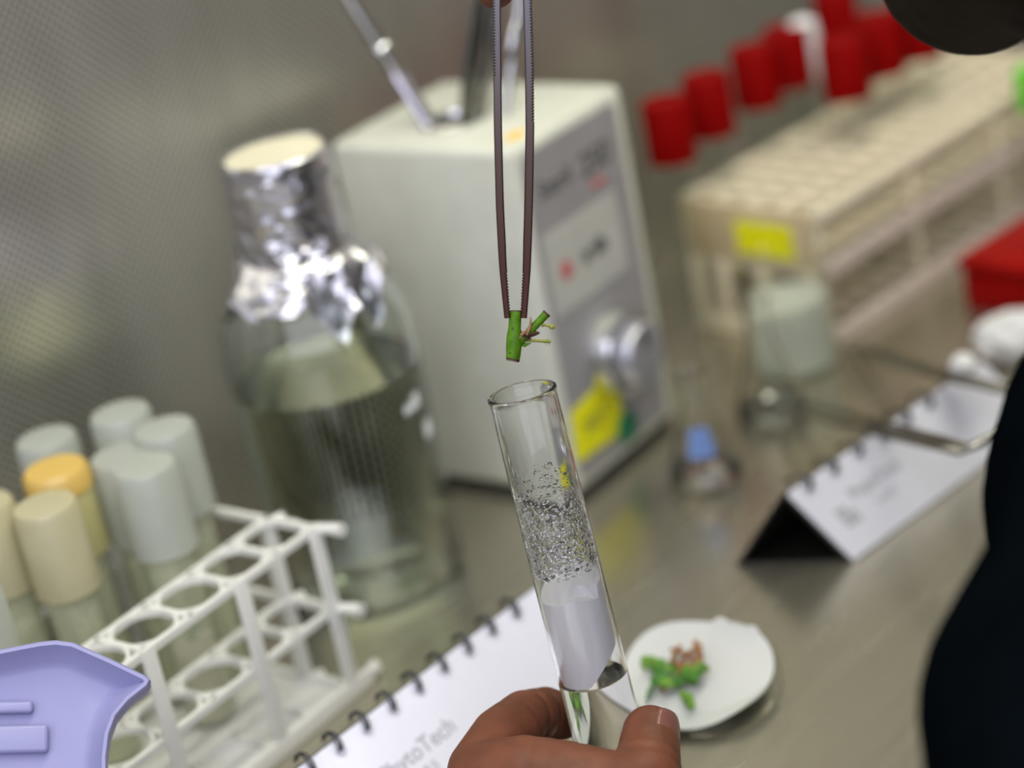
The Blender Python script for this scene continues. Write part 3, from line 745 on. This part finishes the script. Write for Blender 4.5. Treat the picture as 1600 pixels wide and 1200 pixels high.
bmesh.ops.triangulate(bm, faces=[f for f in bm.faces if len(f.verts) > 4])
o = fin('scoop_shell', bm, M['lavender_plastic'], sc); shade_auto(o, 50)
LH = O.z / zy.z
box('handle', (-20 - 60) * k, (50 - 60) * k, -LH + 0.0035, (1120 - 1385) * k, -0.016, -0.006, M['lavender_plastic'], sc, 0.003, 3)
for x0, x1, y, hh in ((-140, 50, 1100, 0.0022), (-140, 74, 1150, 0.0050)):
    box('rib', (x0 - 60) * k, (x1 - 60) * k, (1120 - y) * k - hh, (1120 - y) * k + hh, -0.0095, -0.0045, M['lavender_plastic'], sc, 0.0014, 3)

# ------------------------------------------------------------------ held test tube
T = atd(815, 612, 0.790); Q = atd(928, 1062, 0.8225)
zax = (T - Q).normalized(); xax = (CR - zax * CR.dot(zax)).normalized(); yax = zax.cross(xax)
TL = 0.166; base = T - zax * TL
mt = Matrix(((xax.x, yax.x, zax.x, base.x), (xax.y, yax.y, zax.y, base.y), (xax.z, yax.z, zax.z, base.z), (0, 0, 0, 1)))
tt = empty('test_tube', label='clear glass test tube with gel and condensation, held up in one hand', cat='test tube', mtx=mt)
LQ = (T - Q).length
def ro(z): return 0.0131 + (0.0121 - 0.0131) * min(1, max(0, (z - (TL - LQ)) / LQ))
th = 0.0011
op = [(0, 0)] + [(0.0131 * math.sin(R_(a)), 0.0131 * (1 - math.cos(R_(a)))) for a in (20, 40, 60, 75, 90)]
op += [(ro(z), z) for z in (0.03, 0.06, 0.09, 0.12, TL - 0.002)] + [(ro(TL) + 0.0004, TL - 0.0010), (ro(TL) + 0.0004, TL - 0.0003), (ro(TL) - th * 0.5, TL + 0.0002)]
ip = [(ro(TL) - th - 0.0001, TL - 0.0006)] + [(ro(z) - th, z) for z in (TL - 0.003, 0.12, 0.09, 0.06, 0.03)] + [((0.0131 - th) * math.sin(R_(a)), 0.0131 - (0.0131 - th) * math.cos(R_(a))) for a in (90, 75, 60, 40, 20)] + [(0, th)]
lathe('glass_wall', op + ip, M['glass'], tt, 96)
ZM = TL - LQ * 0.995            # meniscus height
rg = lambda z: ro(z) - th + 0.00025
gp = [(0, th - 0.0002)] + [((0.0131 - th + 0.00025) * math.sin(R_(a)), 0.0131 - (0.0131 - th + 0.00025) * math.cos(R_(a))) for a in (20, 40, 60, 75, 90)]
gp += [(rg(0.02), 0.02), (rg(ZM), ZM + 0.0012), (rg(ZM) - 0.0012, ZM + 0.0004), (rg(ZM) * 0.7, ZM), (0, ZM)]
lathe('clear_agar', gp, M['agar'], tt, 96)
# cloudy gel plug with oblique faces
bm = bmesh.new(); nseg = 64; rp_ = 0.01145
tops, bots = [], []
ZT = TL - LQ * 0.655; ZB = ZM + 0.0016
def ztop(x, y):
    a = ZT + 0.18 * x + 0.25 * y
    b = ZT - 0.0034 - 0.30 * x + 0.0 * y
    return max(min(a, ZT + 0.0042), b - 0.0025) if y > -0.3 * x - 0.004 else min(a, b + 0.001)
for i in range(nseg):
    a = 2 * math.pi * i / nseg; x, y = rp_ * math.cos(a), rp_ * math.sin(a)
    tops.append(bm.verts.new((x, y, ztop(x, y))))
    zb = ZB + max(0, (x + 0.001) * 0.95) + 0.15 * max(0, y)
    bots.append(bm.verts.new((x * (1 if zb < ZB + 0.002 else 0.97), y, zb)))
tc_ = []
for rr in (0.66, 0.33):
    tc_.append([bm.verts.new((rp_ * rr * math.cos(2 * math.pi * i / nseg), rp_ * rr * math.sin(2 * math.pi * i / nseg), ztop(rp_ * rr * math.cos(2 * math.pi * i / nseg), rp_ * rr * math.sin(2 * math.pi * i / nseg)))) for i in range(nseg)])
ct_ = bm.verts.new((0, 0, ztop(0, 0))); cb_ = bm.verts.new((0, 0, ZB + 0.001))
for i in range(nseg):
    j = (i + 1) % nseg
    bm.faces.new((bots[i], bots[j], tops[j], tops[i])); bm.faces.new((tops[i], tops[j], tc_[0][j], tc_[0][i]))
    bm.faces.new((tc_[0][i], tc_[0][j], tc_[1][j], tc_[1][i])); bm.faces.new((tc_[1][i], tc_[1][j], ct_)); bm.faces.new((bots[j], bots[i], cb_))
M['cloudy'] = translucent('cloudy_gel', (0.97, 0.955, 0.995), 0.15, clear=0.0, gloss=0.05, rough=0.2)
pg = fin('cloudy_gel', bm, M['cloudy'], tt); shade_auto(pg, 25); pg['label'] = 'milky lavender-white gel plug'
# condensation on the inner wall
bm = bmesh.new(); rnd = random.Random(11)
z0c, z1c = ZT + 0.0062, TL - LQ * 0.29
for i in range(2200):
    f = rnd.random() ** 0.85
    a = rnd.uniform(0, 2 * math.pi)
    edge = z1c + 0.0035 * math.sin(a * 1 - 0.4) + 0.001 * math.sin(5 * a)
    z = edge + (z0c - edge) * f
    big = 0.25 + 0.75 * f
    r = rnd.uniform(0.00016, 0.00046) * (0.7 + big * 0.8) * (1.7 if rnd.random() < 0.06 else 1)
    R1 = ro(z) - th
    c = V3((R1 * math.cos(a), R1 * math.sin(a), z))
    ex, ey, ez = V3((-math.sin(a), math.cos(a), 0)), V3((0, 0, 1)), V3((-math.cos(a), -math.sin(a), 0))
    vs = []
    sx, sy = rnd.uniform(0.8, 1.6), rnd.uniform(0.7, 1.2)
    for lat in (0, 40, 70):
        for kx in range(7):
            q = 2 * math.pi * kx / 7
            vs.append(bm.verts.new(c + (ex * math.cos(q) * sx + ey * math.sin(q) * sy) * r * math.cos(R_(lat)) + ez * (r * 0.75 * math.sin(R_(lat)) - 0.00003)))
    topv = bm.verts.new(c + ez * r * 0.78)
    for L_ in (0, 7):
        for kx in range(7): bm.faces.new((vs[L_ + kx], vs[L_ + (kx + 1) % 7], vs[L_ + 7 + (kx + 1) % 7], vs[L_ + 7 + kx]))
    for kx in range(7): bm.faces.new((vs[14 + kx], vs[14 + (kx + 1) % 7], topv))
    bm.faces.new([vs[kx] for kx in range(7)][::-1])
cd = fin('condensation', bm, M['drop'], tt, True); cd['kind'] = 'stuff'

# ------------------------------------------------------------------ tweezers
tw0 = atd(806, -330, 0.792)
tw = empty('tweezers', tw0, 0, 'dark steel tweezers with ridged grips pointing straight down, gripping the cutting', 'tweezers')
def tw_mat():
    m = mat('heat_tinted_steel', (0.17, 0.16, 0.17), 0.42, 0.75, 0.15, 900)
    nt = m.node_tree; b = nt.nodes['Principled BSDF']; tc = nt.nodes.new('ShaderNodeTexCoord'); sp = nt.nodes.new('ShaderNodeSeparateXYZ')
    nt.links.new(tc.outputs['Generated'], sp.inputs[0]); r = nt.nodes.new('ShaderNodeValToRGB')
    r.color_ramp.elements[0].position = 0.10; r.color_ramp.elements[0].color = (0.040, 0.014, 0.011, 1)
    r.color_ramp.elements[1].position = 0.62; r.color_ramp.elements[1].color = (0.095, 0.088, 0.10, 1)
    e = r.color_ramp.elements.new(0.30); e.color = (0.050, 0.031, 0.026, 1)
    nt.links.new(sp.outputs[2], r.inputs[0]); nt.links.new(r.outputs[0], b.inputs['Base Color']); return m
M['tweezer'] = tw_mat()
def arm(pts, wid, dep, grip, gripside, tipgrip):
    bm = bmesh.new(); rings = []
    P = [atd(x, y, 0.791 + 0.003 * (yy := max(0, (y) / 500)) * 0) - tw0 for x, y in pts]
    # dense resample
    D = []
    for p, q in zip(P, P[1:]):
        n_ = max(2, int((q - p).length / 0.00035))
        D += [p.lerp(q, i / n_) for i in range(n_)]
    D.append(P[-1]); N = len(D)
    # smooth the polyline
    for it in range(60):
        D = [D[0]] + [(D[i - 1] + D[i] * 2 + D[i + 1]) / 4 for i in range(1, N - 1)] + [D[-1]]
    for i, p in enumerate(D):
        py = pts[0][1] + (pts[-1][1] - pts[0][1]) * i / (N - 1)
        t_ = (D[min(i + 1, N - 1)] - D[max(i - 1, 0)]).normalized()
        nx = (CR - t_ * CR.dot(t_)).normalized(); ny = t_.cross(nx)
        wv = wid * (1.0 if py < 380 else 1.0 - 0.22 * (py - 380) / 115) * 0.5
        s0 = s1 = 0.0
        if grip[0] < py < grip[1] and i % 3 == 0: s1 = 0.00065
        if tipgrip and tipgrip[0] < py < tipgrip[1] and i % 3 == 0: s0 = 0.00045
        lft, rgt = wv - (s1 if gripside < 0 else 0) - (s0 if gripside > 0 else 0), wv - (s1 if gripside > 0 else 0) - (s0 if gripside < 0 else 0)
        dd = dep * 0.5
        ch = 0.00045
        rings.append([bm.verts.new(p + nx * a_ + ny * b_) for a_, b_ in ((-lft, -dd + ch), (-lft + ch * 1.5, -dd), (rgt - ch * 1.5, -dd), (rgt, -dd + ch), (rgt, dd - ch), (rgt - ch, dd), (-lft + ch, dd), (-lft, dd - ch))])
    for A_, B_ in zip(rings, rings[1:]):
        for q in range(8): bm.faces.new((A_[q], A_[(q + 1) % 8], B_[(q + 1) % 8], B_[q]))
    bm.faces.new(rings[0][::-1]); bm.faces.new(rings[-1])
    return fin('arm', bm, M['tweezer'], tw)
arm([(797, -320), (784, -160), (776, 0), (777, 100), (778, 200), (781, 320), (786, 420), (793, 497)], 0.0029, 0.0040, (-150, 120), -1, (425, 490))
arm([(815, -320), (822, -160), (824, 0), (827, 100), (828, 200), (826, 320), (823, 420), (818, 497)], 0.0031, 0.0040, (-150, 190), 1, (425, 490))
bm = bmesh.new(); c0 = V3((0, 0, 0)); up = (atd(806, -400, 0.791) - tw0)
atube(bm, [-up * 0.25, up * 0.2, up * 0.8, up], [0.0045, 0.0042, 0.0032, 0.0022], 12, True, 0.5); shade_auto(fin('joint', bm, M['tweezer'], tw))

# ------------------------------------------------------------------ plant cutting
def pxp(x, y, d=0.791): return atd(x, y, d)
c0 = pxp(806, 490)
pc = empty('plant_cutting', c0, 0, 'short green stem cutting with side shoot held in the tweezer tips', 'plant cutting')
def stem_mat():
    m = mat('green_stem', (0.062, 0.160, 0.004), 0.4, var=0.3, scale=350, spec=0.22, bump=0.15, bscale=900)
    nt = m.node_tree; b = nt.nodes['Principled BSDF']; src = b.inputs['Base Color'].links[0].from_socket
    v = nt.nodes.new('ShaderNodeTexVoronoi'); v.inputs['Scale'].default_value = 330
    tc = nt.nodes.new('ShaderNodeTexCoord'); nt.links.new(tc.outputs['Object'], v.inputs['Vector'])
    mr = nt.nodes.new('ShaderNodeMapRange'); mr.inputs[1].default_value = 0.10; mr.inputs[2].default_value = 0.22
    nt.links.new(v.outputs['Distance'], mr.inputs[0])
    mx = nt.nodes.new('ShaderNodeMixRGB'); mx.inputs[1].default_value = (0.03, 0.05, 0.01, 1)
    nt.links.new(mr.outputs[0], mx.inputs[0]); nt.links.new(src, mx.inputs[2]); nt.links.new(mx.outputs[0], b.inputs['Base Color']); return m
M['stem'] = stem_mat(); M['cut'] = mat('cut_rim', (0.05, 0.025, 0.01), 0.7); M['pith'] = mat('pith', (0.30, 0.25, 0.17), 0.7)
M['scar'] = mat('brown_scar', (0.055, 0.018, 0.010), 0.7, var=0.4, scale=900); M['tan'] = mat('tan_bract', (0.26, 0.14, 0.065), 0.7, var=0.3, scale=600)
M['tendril'] = mat('yellow_green_tendril', (0.20, 0.21, 0.025), 0.5, var=0.25, scale=900)
pm_ = 0.791 / 3500
def L(*pts): return [pxp(x, y, d[0] if d else 0.791) - c0 for x, y, *d in pts]
tube('stem', L((806, 487), (805, 497), (804, 512), (804, 526), (803, 540), (802, 556), (801.5, 561)), [9.4 * pm_, 9.6 * pm_, 9.8 * pm_, 12.5 * pm_, 12.4 * pm_, 11.2 * pm_, 10.9 * pm_], M['stem'], pc, 28)
tube('cut_end', L((801.6, 560.4), (801, 563.5)), [11.2 * pm_, 10.8 * pm_], M['cut'], pc, 28)
tube('pith', L((801.2, 563.2), (800.9, 565)), [9.9 * pm_, 9.4 * pm_], M['pith'], pc, 28)
tube('cut_end', L((806, 485.0), (806, 488)), [8.6 * pm_, 9.2 * pm_], M['cut'], pc, 28)
tube('side_shoot', L((822, 524), (830, 515), (842, 503), (853, 491)), [6.0 * pm_, 6.6 * pm_, 6.2 * pm_, 6.6 * pm_], M['stem'], pc, 24)
tube('cut_end', L((852.6, 491.6), (855, 489)), [6.9 * pm_, 6.7 * pm_], M['cut'], pc, 24)
tube('node', L((806, 538), (812, 534), (818, 528), (824, 522)), [9 * pm_, 7 * pm_, 6 * pm_, 4 * pm_], M['stem'], pc, 20)
tube('scar', L((812, 527), (818, 524), (826, 522), (834, 521), (843, 520)), [4.5 * pm_, 6.4 * pm_, 6.2 * pm_, 4.6 * pm_, 1.6 * pm_], M['scar'], pc, 14)
tube('scar', L((810, 531), (820, 530), (830, 531)), [2.4 * pm_, 4 * pm_, 2.4 * pm_], M['scar'], pc, 12)
tube('bract', L((822, 523, 0.789), (828, 512, 0.789), (829.5, 502, 0.789), (829, 495, 0.789)), [3 * pm_, 2.6 * pm_, 1.8 * pm_, 0.5 * pm_], M['tan'], pc, 10)
tube('bract', L((814, 524, 0.788), (820, 519, 0.788), (824, 514, 0.788)), [2.6 * pm_, 2.2 * pm_, 0.6 * pm_], M['tan'], pc, 10)
tube('bract', L((812, 529, 0.788), (817, 521, 0.788), (822, 517, 0.788)), [1.6 * pm_, 1.6 * pm_, 0.4 * pm_], M['tan'], pc, 10)
tube('tendril', L((818, 531), (832, 532), (846, 533), (856, 533), (861, 534)), [3.2 * pm_, 2.4 * pm_, 2.2 * pm_, 3.2 * pm_, 2.0 * pm_], M['tendril'], pc, 12)
tube('hair', L((852, 535), (853, 540)), [0.7 * pm_, 0.3 * pm_], M['tendril'], pc, 6)
tube('hair', L((857, 535), (858, 540)), [0.7 * pm_, 0.3 * pm_], M['tendril'], pc, 6)
tube('tendril', L((846, 508), (852, 508), (858, 509), (863, 512)), [3.0 * pm_, 1.9 * pm_, 2.4 * pm_, 4.2 * pm_], M['tendril'], pc, 12)
tube('tendril', L((861, 508), (865, 509), (866, 512), (863, 514)), [2.0 * pm_, 2.2 * pm_, 2.2 * pm_, 1.6 * pm_], M['tendril'], pc, 10)
tube('leaf_stub', L((812, 536), (820, 539), (830, 536)), [3 * pm_, 3.8 * pm_, 0.8 * pm_], M['stem'], pc, 12, 0.5)

# ------------------------------------------------------------------ the person
def skin_mat():
    m = mat('brown_skin', (0.150, 0.052, 0.027), 0.5, var=0.2, scale=90, sss=0.2, spec=0.28)
    nt = m.node_tree; b = nt.nodes['Principled BSDF']
    tc = nt.nodes.new('ShaderNodeTexCoord')
    v = nt.nodes.new('ShaderNodeTexVoronoi'); v.inputs['Scale'].default_value = 900; v.feature = 'DISTANCE_TO_EDGE'
    mp = nt.nodes.new('ShaderNodeMapping'); mp.inputs['Scale'].default_value = (1, 0.6, 1.2); mp.inputs['Rotation'].default_value = (0.4, 0.6, 0.3)
    nt.links.new(tc.outputs['Object'], mp.inputs[0]); nt.links.new(mp.outputs[0], v.inputs['Vector'])
    n = nt.nodes.new('ShaderNodeTexNoise'); n.inputs['Scale'].default_value = 260; nt.links.new(tc.outputs['Object'], n.inputs['Vector'])
    ad = nt.nodes.new('ShaderNodeMath'); ad.operation = 'MULTIPLY_ADD'; ad.inputs[1].default_value = 0.6
    nt.links.new(v.outputs['Distance'], ad.inputs[0]); nt.links.new(n.outputs[0], ad.inputs[2])
    bp = nt.nodes.new('ShaderNodeBump'); bp.inputs['Strength'].default_value = 0.30; bp.inputs['Distance'].default_value = 0.0006
    nt.links.new(ad.outputs[0], bp.inputs['Height']); nt.links.new(bp.outputs[0], b.inputs['Normal'])
    b.inputs['Subsurface Radius'].default_value = (0.004, 0.0015, 0.0008)
    return m
M['skin'] = skin_mat()
M['shirt'] = mat('black_fabric', (0.0018, 0.0028, 0.0038), 1.0, var=0.2, scale=60, bump=0.3, bscale=500, spec=0.0)
M['hair'] = mat('black_brown_hair', (0.012, 0.007, 0.004), 0.7, var=0.3, scale=60, bump=0.5, bscale=400, stretch=(1, 1, 6), spec=0.1)
J = lambda x, y, d, r: (atd(x, y, d), r)
W_ = lambda x, y, z, r: (V3((x, y, z)), r)
ls = atd(1850, 1010, 0.62)                       # left shoulder
fwd = V3((-0.90, 0.43, 0)).normalized(); rgt = V3((fwd.y, -fwd.x, 0))
rs = V3((0.30, 0.86, 0.20)) if False else ls + rgt * 0.30
chest = (ls + rs) / 2 - fwd * 0.02
ps = empty('person', V3((chest.x, chest.y, -0.45)), 0, 'person in black at the right edge, holding test tube and tweezers', 'person')
IV = Matrix.Translation(-ps.location)
wristL = atd(925, 1545, 0.775); elbowL = atd(1690, 1990, 0.56)
wristR = atd(1090, -520, 0.77); elbowR = atd(2150, -900, 0.70)
hc = atd(1690, -480, 0.70)
neck = (ls + rs) / 2 + V3((0, 0, 0.05))
chains = [
  # left hand: index behind the tube
  [J(790, 1330, 0.792, 0.0165), J(752, 1205, 0.797, 0.0125), J(782, 1152, 0.812, 0.0112), J(820, 1122, 0.826, 0.0106), J(852, 1114, 0.838, 0.0100), J(874, 1120, 0.843, 0.0092)],
  # thumb in front
  [J(790, 1330, 0.785, 0.0180), J(870, 1290, 0.776, 0.0165), J(962, 1268, 0.776, 0.0150), J(1006, 1222, 0.786, 0.0140), J(1014, 1178, 0.797, 0.0118), J(1016, 1146, 0.8035, 0.0104)],
  # web of the thumb
  [J(752, 1212, 0.793, 0.0125), J(820, 1210, 0.788, 0.0140), J(880, 1218, 0.784, 0.0140), J(940, 1232, 0.782, 0.0142), J(1000, 1240, 0.784, 0.0140)],
  [J(770, 1270, 0.800, 0.0165), J(880, 1280, 0.792, 0.0165)],
  # middle, ring, little fingers
  [J(790, 1340, 0.800, 0.0160), J(790, 1262, 0.822, 0.0115), J(850, 1240, 0.850, 0.0104), J(930, 1256, 0.866, 0.0094), J(985, 1280, 0.862, 0.0084)],
  [J(800, 1380, 0.805, 0.0160), J(810, 1330, 0.838, 0.0110), J(870, 1320, 0.862, 0.0100), J(945, 1335, 0.872, 0.0090), J(1000, 1320, 0.862, 0.0080)],
  [J(830, 1430, 0.805, 0.0150), J(840, 1400, 0.838, 0.0098), J(895, 1380, 0.862, 0.0090), J(955, 1385, 0.868, 0.0080), J(1000, 1400, 0.860, 0.0072)],
  # palm
  [J(800, 1330, 0.795, 0.0180), J(850, 1440, 0.785, 0.0215), (wristL, 0.0235)],
  [J(880, 1320, 0.785, 0.0180), J(900, 1420, 0.780, 0.0210), (wristL, 0.0235)],
  # left forearm and upper arm
  [(wristL, 0.0235), (wristL.lerp(elbowL, 0.5), 0.033), (elbowL, 0.038), (elbowL.lerp(ls, 0.5), 0.036), (ls, 0.045)],
  [(ls, 0.045), (neck, 0.05), (rs, 0.045)],
  # right arm and hand
  [(rs, 0.045), (rs.lerp(elbowR, 0.5), 0.040), (elbowR, 0.037), (elbowR.lerp(wristR, 0.5), 0.032), (wristR, 0.022)],
  [(wristR, 0.022), J(1010, -400, 0.785, 0.020), J(950, -310, 0.797, 0.0150), J(890, -235, 0.815, 0.0110), J(815, -150, 0.822, 0.0098), J(785, -80, 0.812, 0.0090), J(773, -19, 0.8035, 0.0078)],
  [(wristR, 0.022), J(1020, -380, 0.770, 0.018), J(960, -250, 0.775, 0.0130), J(890, -150, 0.781, 0.0110), J(872, -75, 0.789, 0.0098)],
  [(wristR, 0.022), J(985, -400, 0.800, 0.017), J(910, -330, 0.825, 0.0110), J(830, -260, 0.836, 0.0098), J(780, -190, 0.828, 0.0088), J(770, -150, 0.815, 0.008)],
  [(wristR, 0.022), J(975, -440, 0.810, 0.017), J(900, -390, 0.838, 0.0108), J(830, -330, 0.850, 0.0096), J(800, -260, 0.845, 0.0085)],
  [(wristR, 0.022), J(975, -480, 0.815, 0.015), J(910, -460, 0.845, 0.0098), J(850, -410, 0.855, 0.0086), J(825, -350, 0.850, 0.0075)],
  # neck and head
  [(neck, 0.050), (neck.lerp(hc, 0.5) + CR * 0.06, 0.052), (hc + CR * 0.015, 0.078)],
  [(hc - V3((0, 0, 0.035)), 0.066), (hc + fwd * 0.028 - V3((0, 0, 0.055)), 0.045), (hc + V3((0, 0, 0.03)), 0.083), (hc - fwd * 0.03 + V3((0, 0, 0.03)), 0.080)],
  [(hc + fwd * 0.083 + V3((0, 0, 0.005)), 0.010), (hc + fwd * 0.096 - V3((0, 0, 0.022)), 0.012)],      # nose
  [(hc + fwd * 0.072 - V3((0, 0, 0.050)) + rgt * 0.018, 0.008), (hc + fwd * 0.078 - V3((0, 0, 0.050)), 0.009), (hc + fwd * 0.072 - V3((0, 0, 0.050)) - rgt * 0.018, 0.008)],
  [(hc + rgt * 0.082, 0.014), (hc + rgt * 0.086 - V3((0, 0, 0.025)), 0.010)], [(hc - rgt * 0.082, 0.014), (hc - rgt * 0.086 - V3((0, 0, 0.025)), 0.010)],
]
CRS = []
for a_, b_, f_, r_, dp_ in (((820, 1122, 0.826), (866, 1116, 0.840), 0.15, 0.013, 0.0008), ((820, 1122, 0.826), (866, 1116, 0.840), 0.62, 0.013, 0.0009),
                            ((782, 1152, 0.812), (820, 1122, 0.826), 0.65, 0.013, 0.0004),
                            ((1006, 1222, 0.786), (1014, 1178, 0.797), 0.35, 0.0155, 0.0005), ((1006, 1222, 0.786), (1014, 1178, 0.797), 0.75, 0.0155, 0.0006), ((1014, 1178, 0.797), (1016, 1146, 0.8035), 0.1, 0.014, 0.0004)):
    A_, B_ = atd(*a_), atd(*b_); CRS.append((A_.lerp(B_, f_) - ps.location, (B_ - A_).normalized(), r_, dp_))
_hc = atd(850, 1150, 0.80) - ps.location
def crease(v):
    if (v.co - _hc).length > 0.07: return
    for c, t_, r_, dp_ in CRS:
        q = v.co - c
        if q.length < r_ * 1.25:
            d = q.dot(t_); rad = q - t_ * d
            if rad.length > 1e-5: v.co = v.co - rad.normalized() * dp_ * math.exp(-(d / 0.0011) ** 2)
body = blob('body', chains, M['skin'], ps, 0.0013, 8, 20, inv=IV, post=crease)
hip = V3((chest.x, chest.y, -0.30)) - fwd * 0.20
sh = [
  [(wristL.lerp(elbowL, 0.45), 0.042), (elbowL, 0.048), (elbowL.lerp(ls, 0.45), 0.052), (ls, 0.060)],
  [(ls, 0.060), J(1765, 980, 0.62, 0.046), J(1712, 1120, 0.62, 0.050), J(1740, 1290, 0.60, 0.050), (elbowL, 0.048)],
  [(ls, 0.060), (chest + V3((0, 0, 0.01)), 0.085), (rs, 0.060)],
  [(rs, 0.060), (rs.lerp(elbowR, 0.5), 0.050), (elbowR, 0.046), (elbowR.lerp(wristR, 0.5), 0.042)],
  [(chest + rgt * 0.07, 0.09), (hip + rgt * 0.06, 0.11)], [(chest - rgt * 0.07, 0.09), (hip - rgt * 0.06, 0.11)], [(hip - rgt * 0.06, 0.11), (hip + rgt * 0.06, 0.11)],
]
shirt = blob('shirt', sh, M['shirt'], ps, 0.005, 4, 18, inv=IV)
hr = blob('hair', [[(hc + V3((0, 0, 0.045)) - fwd * 0.012, 0.088), (hc - fwd * 0.042 + V3((0, 0, 0.02)), 0.084)], [(hc + rgt * 0.055 - V3((0, 0, 0.01)), 0.046), (hc - fwd * 0.05 - V3((0, 0, 0.03)), 0.055), (hc - rgt * 0.055 - V3((0, 0, 0.01)), 0.046)],
     [(hc + rgt * 0.055 - V3((0, 0, 0.05)) + fwd * 0.01, 0.034), (hc + fwd * 0.042 - V3((0, 0, 0.080)), 0.034), (hc - rgt * 0.055 - V3((0, 0, 0.05)) + fwd * 0.01, 0.036), (hc - rgt * 0.03 - V3((0, 0, 0.075)) - fwd * 0.01, 0.040)]], M['hair'], ps, 0.004, 3, 16, inv=IV)
eyew = mat('eye_white', (0.7, 0.68, 0.64), 0.3)
for s in (-1, 1):
    e = lathe('eye', [(0, -0.011), (0.008, -0.008), (0.011, 0), (0.008, 0.008), (0, 0.011)], eyew, ps, 20, hc + fwd * 0.070 + rgt * 0.030 * s + V3((0, 0, 0.008)) - ps.location)
# thumb nail
def nail(p, nrm, along, w_, l_, name, r=0.0104):
    nrm = nrm.normalized(); al = (along - nrm * along.dot(nrm)).normalized(); sd = al.cross(nrm)
    bm = bmesh.new(); nu, nv = 12, 12; G = []
    for j in range(nv + 1):
        row = []
        for i in range(nu + 1):
            u, v = -1 + 2 * i / nu, -1 + 2 * j / nv
            k_ = (1 - 0.22 * abs(v) ** 3); ang_ = u * w_ / r * k_
            lift = 0.0003 - 0.0016 * max(0, v) ** 2 - 0.0010 * max(0, -v) ** 2
            endc = 0.10 * (1 - u * u) * l_ * (1 if v > 0 else -0.6) * abs(v)
            row.append(bm.verts.new(p + sd * math.sin(ang_) * r + nrm * (r * math.cos(ang_) - r + lift) + al * (v * l_ + endc)))
        G.append(row)
    for j in range(nv):
        for i in range(nu): bm.faces.new((G[j][i], G[j][i + 1], G[j + 1][i + 1], G[j + 1][i]))
    bmesh.ops.transform(bm, matrix=IV, verts=bm.verts)
    o = fin(name, bm, mat('nail', (0.20, 0.082, 0.064), 0.3, var=0.05, coat=0.2), ps, True)
    md = o.modifiers.new('t', 'SOLIDIFY'); md.thickness = 0.0006; md.offset = 0
    return o
tipc = atd(1014.5, 1153, 0.8020)
al = atd(1014, 1120, 0.8080) - atd(1016, 1175, 0.798)
nrm = CR * 0.84 - CF * 0.52 + CU * 0.20
nl = nail(tipc + nrm.normalized() * 0.0104, nrm, al, 0.0088, 0.0078, 'thumbnail'); nl['label'] = 'pinkish brown thumbnail'
